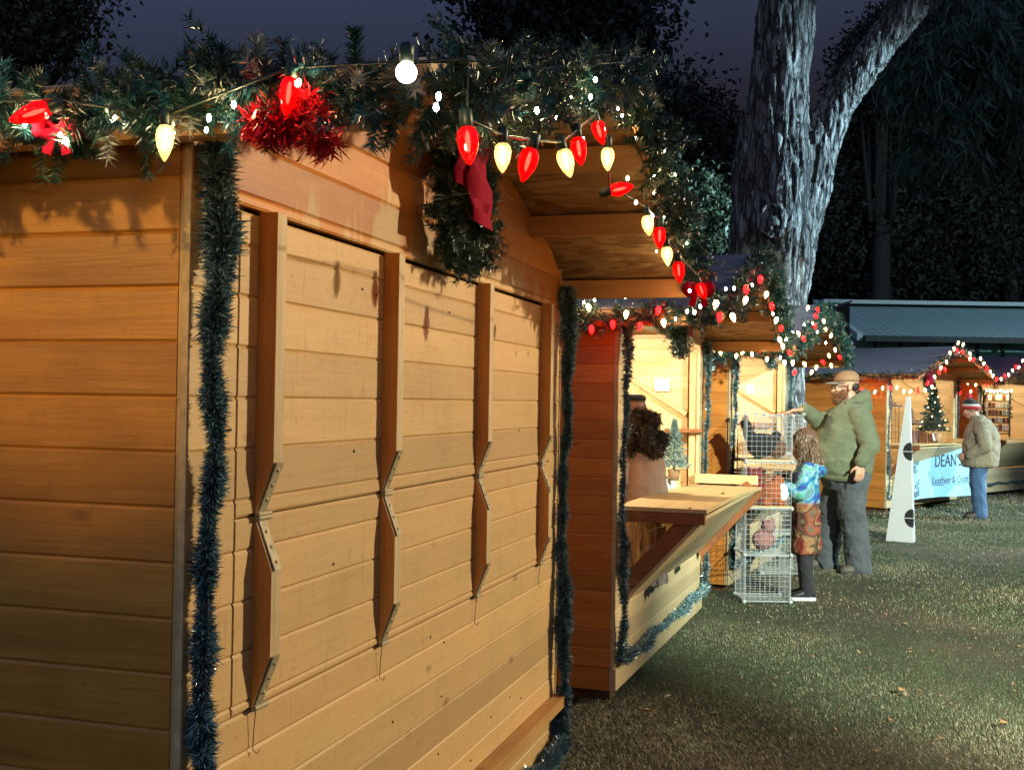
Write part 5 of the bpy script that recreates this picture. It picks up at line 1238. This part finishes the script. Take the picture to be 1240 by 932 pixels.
# loose curls give the hair a soft outline
me = curls.data; idx = rng.integers(0, len(me.vertices), 5000); Pn = np.array([tuple(me.vertices[int(i)].co) for i in idx]); Nn = np.array([tuple(me.vertices[int(i)].normal) for i in idx])
V = strands_len(Pn, unit(Nn + rng.normal(size=Nn.shape)*.9 + np.array([0, 0, -.4])), np.full(len(Pn), .035), .003); link('loose_curls', tri_mesh('loose_curls', V, [HAIRD]), curls)
# ------------------------------------------------------------------ ground
def ground_material():
    m, nt, b = mat('night lawn soil and thatch'); v, _ = coords(nt)
    f = noise_n(nt, v, 55, 6, .7); g = noise_n(nt, v, .9, 5, .6); h = noise_n(nt, v, 260, 3, .6)
    green = ramp(nt, f, [(.3, (.020, .026, .010)), (.7, (.060, .075, .028))])
    straw = ramp(nt, f, [(.3, (.045, .034, .018)), (.7, (.15, .115, .06))])
    c = mix(nt, ramp(nt, g, [(.42, (0,0,0)), (.62, (1,1,1))]), green, straw)
    c = mix(nt, mth(nt, 'MULTIPLY', ramp(nt, h, [(.5, (0,0,0)), (.7, (1,1,1))]), .4), c, (.19, .15, .085))
    nt.links.new(c, b.inputs['Base Color']); b.inputs['Roughness'].default_value = .9
    bump(nt, b, mth(nt, 'ADD', f, h), .9, .02)
    return m
gm = MB(); N = 60
def gx(i): t = (i/N)*2-1; return 6 + math.copysign(abs(t)**3*400, t)+t*14
def gy(i): t = (i/N)*2-1; return 10 + math.copysign(abs(t)**3*400, t)+t*18
vs = [(gx(i), gy(j), .012*noise.noise(Vector((gx(i)*.9, gy(j)*.9, 0))) if abs(gx(i)) < 60 and abs(gy(j)) < 60 else 0) for j in range(N+1) for i in range(N+1)]
gm.add(vs, [(j*(N+1)+i, j*(N+1)+i+1, (j+1)*(N+1)+i+1, (j+1)*(N+1)+i) for j in range(N) for i in range(N)], 0, True)
tag(gm.build('ground', ground_material()), kind='structure')

def grass(n, x0f, x1f, y0, y1, hgt, wid, power=1.0):
    y = y0 + (y1-y0)*rng.random(n)**power
    lo, hi = x0f(y), x1f(y); x = lo + (hi-lo)*rng.random(n)
    cl = np.array([noise.noise(Vector((a*1.1, b*1.1, 3.1))) for a, b in zip(x[::50], y[::50])]); cl = np.repeat(cl, 50)[:n]
    keep = np.ones(n, bool)
    P = np.stack([x, y, np.full(n, -.004)], 1)
    ang = rng.uniform(0, 2*np.pi, n); lean = rng.uniform(.2, 1.5, n)
    h = hgt*rng.uniform(.5, 1.3, n)
    tip = P + np.stack([np.cos(ang)*h*lean*.8, np.sin(ang)*h*lean*.8, h/(1+.5*lean)], 1)
    side = np.stack([-np.sin(ang), np.cos(ang), np.zeros(n)], 1)*(wid*rng.uniform(.7, 1.3, n))[:, None]*.5
    V = np.stack([P-side, P+side, tip], 1)
    patch = np.array([noise.noise(Vector((a*.8, b*.8, 7.7))) for a, b in zip(x, y)])
    strawp = np.clip(.36 + patch*.8, .06, .88)
    mi = np.where(rng.random(n) < strawp, 2, np.where(rng.random(n) < .5, 0, 1))
    patch2 = np.array([noise.noise(Vector((a*.55, b*.55, 1.7))) for a, b in zip(x, y)])
    kp = rng.random(n) < np.clip(.85 - np.maximum(0, patch2-.05)*2.2, .25, 1)
    return V[kp], mi[kp]
GR = [plain('grass blade green', (.090, .125, .052), .55, 0, .4, 3), plain('grass blade deep green', (.042, .085, .030), .55, 0, .4, 3), plain('grass blade straw', (.34, .29, .17), .6, 0, .35, 5)]
Vs, ms = [], []
for n, y0, y1, h_, w_ in ((300000, 3.6, 8.0, .020, .0032), (200000, 8.0, 15.0, .025, .006), (90000, 15.0, 32.0, .04, .014)):
    V, mi = grass(n, lambda y: np.maximum(-.9+.22*y, .02*y), lambda y: .52*y+1.2, y0, y1, h_, w_)
    Vs.append(V); ms.append(mi)
tag(link('grass', tri_mesh('grass', np.concatenate(Vs), GR, np.concatenate(ms))), 'short mown lawn of green and dry blades', 'grass', kind='stuff')
n = 700; yy = rng.uniform(4.3, 13, n); xx = rng.uniform(0, 1, n)*(.30*yy+1.0) + .16*yy
Pl = np.stack([xx, yy, rng.uniform(.012, .024, n)], 1); aa = unit(rng.normal(size=(n, 3))*np.array([1, 1, .25])); bb = unit(np.cross(aa, np.array([0, 0, 1.0])+rng.normal(size=(n, 3))*.3)); sz = rng.uniform(.006, .02, (n, 1))
tag(link('leaf_litter', tri_mesh('leaf_litter', np.concatenate([np.stack([Pl-aa*sz, Pl+bb*sz*.5, Pl+aa*sz], 1), np.stack([Pl-aa*sz, Pl+aa*sz, Pl-bb*sz*.5], 1)]), [plain('litter flecks', (.22, .13, .06), .8, 0, .5, 3)])), 'scattered crumbs of dry leaf across the lawn', 'leaf litter', kind='stuff')
LEAF = plain('dry fallen leaf', (.36, .20, .08), .7, 0, .3, 40); LEAFP = plain('pale scrap', (.5, .48, .42), .7)
def leaf_at(px, py, label, s=.05, m=LEAF, cat='leaf', name='fallen_leaf'):
    d = ray(px, py); t = -(H-.02)/d.z; p = Vector((0, 0, H)) + d*t
    mb = MB(); vs = []
    for i in range(7):
        u = i/6; w = math.sin(math.pi*min(1, u*.95+.03))*.36*s
        for q in (-1, 0, 1): vs.append(((u-.5)*s, q*w, abs(q)*.18*s + .12*s*math.sin(u*3)))
    fs = []
    for i in range(6):
        for q in (0, 1): o = i*3+q; fs.append((o, o+3, o+4, o+1))
    mb.add(vs, fs, 0, True); mb.tube([(-.5*s, 0, 0), (-.75*s, .03*s, .01)], .0012, 5)
    o = mb.build(name, m); o.location = p; o.rotation_euler = (rng.uniform(-.3, .3), rng.uniform(-.3, .3), rng.uniform(0, 6))
    o.modifiers.new('thick', 'SOLIDIFY').thickness = .001
    tag(o, label, cat, 'leaves and scraps on the lawn'); return o
leaf_at(785, 862, 'orange brown leaf on dark grass right of the foreground stall', 0.056)
leaf_at(1091, 836, 'brown leaf on the pale lawn right of centre', 0.050)
leaf_at(1215, 876, 'orange leaf near the bottom right corner of the lawn', 0.046)
leaf_at(917, 754, 'small pale leaf on grass below the wire cubes', 0.037, LEAFP)
leaf_at(809, 843, 'white paper scrap on grass beside the second stall', 0.031, LEAFP, 'scrap', 'paper_scrap')
leaf_at(1078, 872, 'small brown leaf lying low on the lawn, left of the orange one', 0.031)
leaf_at(1140, 895, 'curled leaf low on the lawn at the bottom right', 0.034)

# ------------------------------------------------------------------ world and lamps
w = bpy.data.worlds.new('World'); SC.world = w; w.use_nodes = True; nt = w.node_tree
bg = nt.nodes['Background']
sky = nd(nt, 'ShaderNodeTexSky', sky_type='NISHITA'); sky.sun_disc = False
sky.sun_elevation = R(-4.0); sky.sun_rotation = R(200); sky.air_density = 1.4; sky.dust_density = 2.0; sky.ozone_density = 2.5
hs = nd(nt, 'ShaderNodeHueSaturation'); hs.inputs['Saturation'].default_value = .72; hs.inputs['Value'].default_value = 1.0
nt.links.new(sky.outputs[0], hs.inputs['Color']); nt.links.new(mix(nt, 1.0, hs.outputs[0], (.82, 1.0, 1.04), 'MULTIPLY'), bg.inputs[0]); bg.inputs[1].default_value = 10.5

lamp('floodlight', (13.0, 7.5, 5.2), 9000, (1.0, .84, .54), .12, 'SPOT', (0.0, 3.3, 1.65), 30, .5)
lamp('floodlight', (14.6, 9.2, 4.6), 30000, (.45, .78, 1.0), .12, 'SPOT', (3.2, 13.2, 3.3), 30, .8)
lamp('floodlight', (16.5, 15.0, 6.0), 13000, (.70, .95, 1.0), .15, 'SPOT', (8.4, 15.2, 0), 54, .7)
lamp('floodlight', (7.0, -4.5, 6.5), 25000, (.87, 1.0, .85), .15, 'SPOT', (4.7, 8.0, 0.0), 36, .5)
lamp('floodlight', (15.0, 19.5, 7.5), 2200, (.60, .92, 1.0), .15, 'SPOT', (15.0, 28.5, 2.4), 95, .35)
lamp('street_lamp_light', (-4.2, -1.6, 3.6), 700, (1.0, .60, .13), .06, 'SPOT', (-.90, 2.02, 1.80), 12.5, .8)

SC.view_settings.view_transform = 'Standard'; SC.view_settings.look = 'None'
SC.view_settings.exposure = 0; SC.view_settings.gamma = 1
SC.render.engine = 'CYCLES'
SC.cycles.use_denoising = True
SC.cycles.sample_clamp_indirect = 4; SC.cycles.sample_clamp_direct = 0
SC.cycles.max_bounces = 6; SC.cycles.transparent_max_bounces = 16
SC.cycles.caustics_reflective = False; SC.cycles.caustics_refractive = False
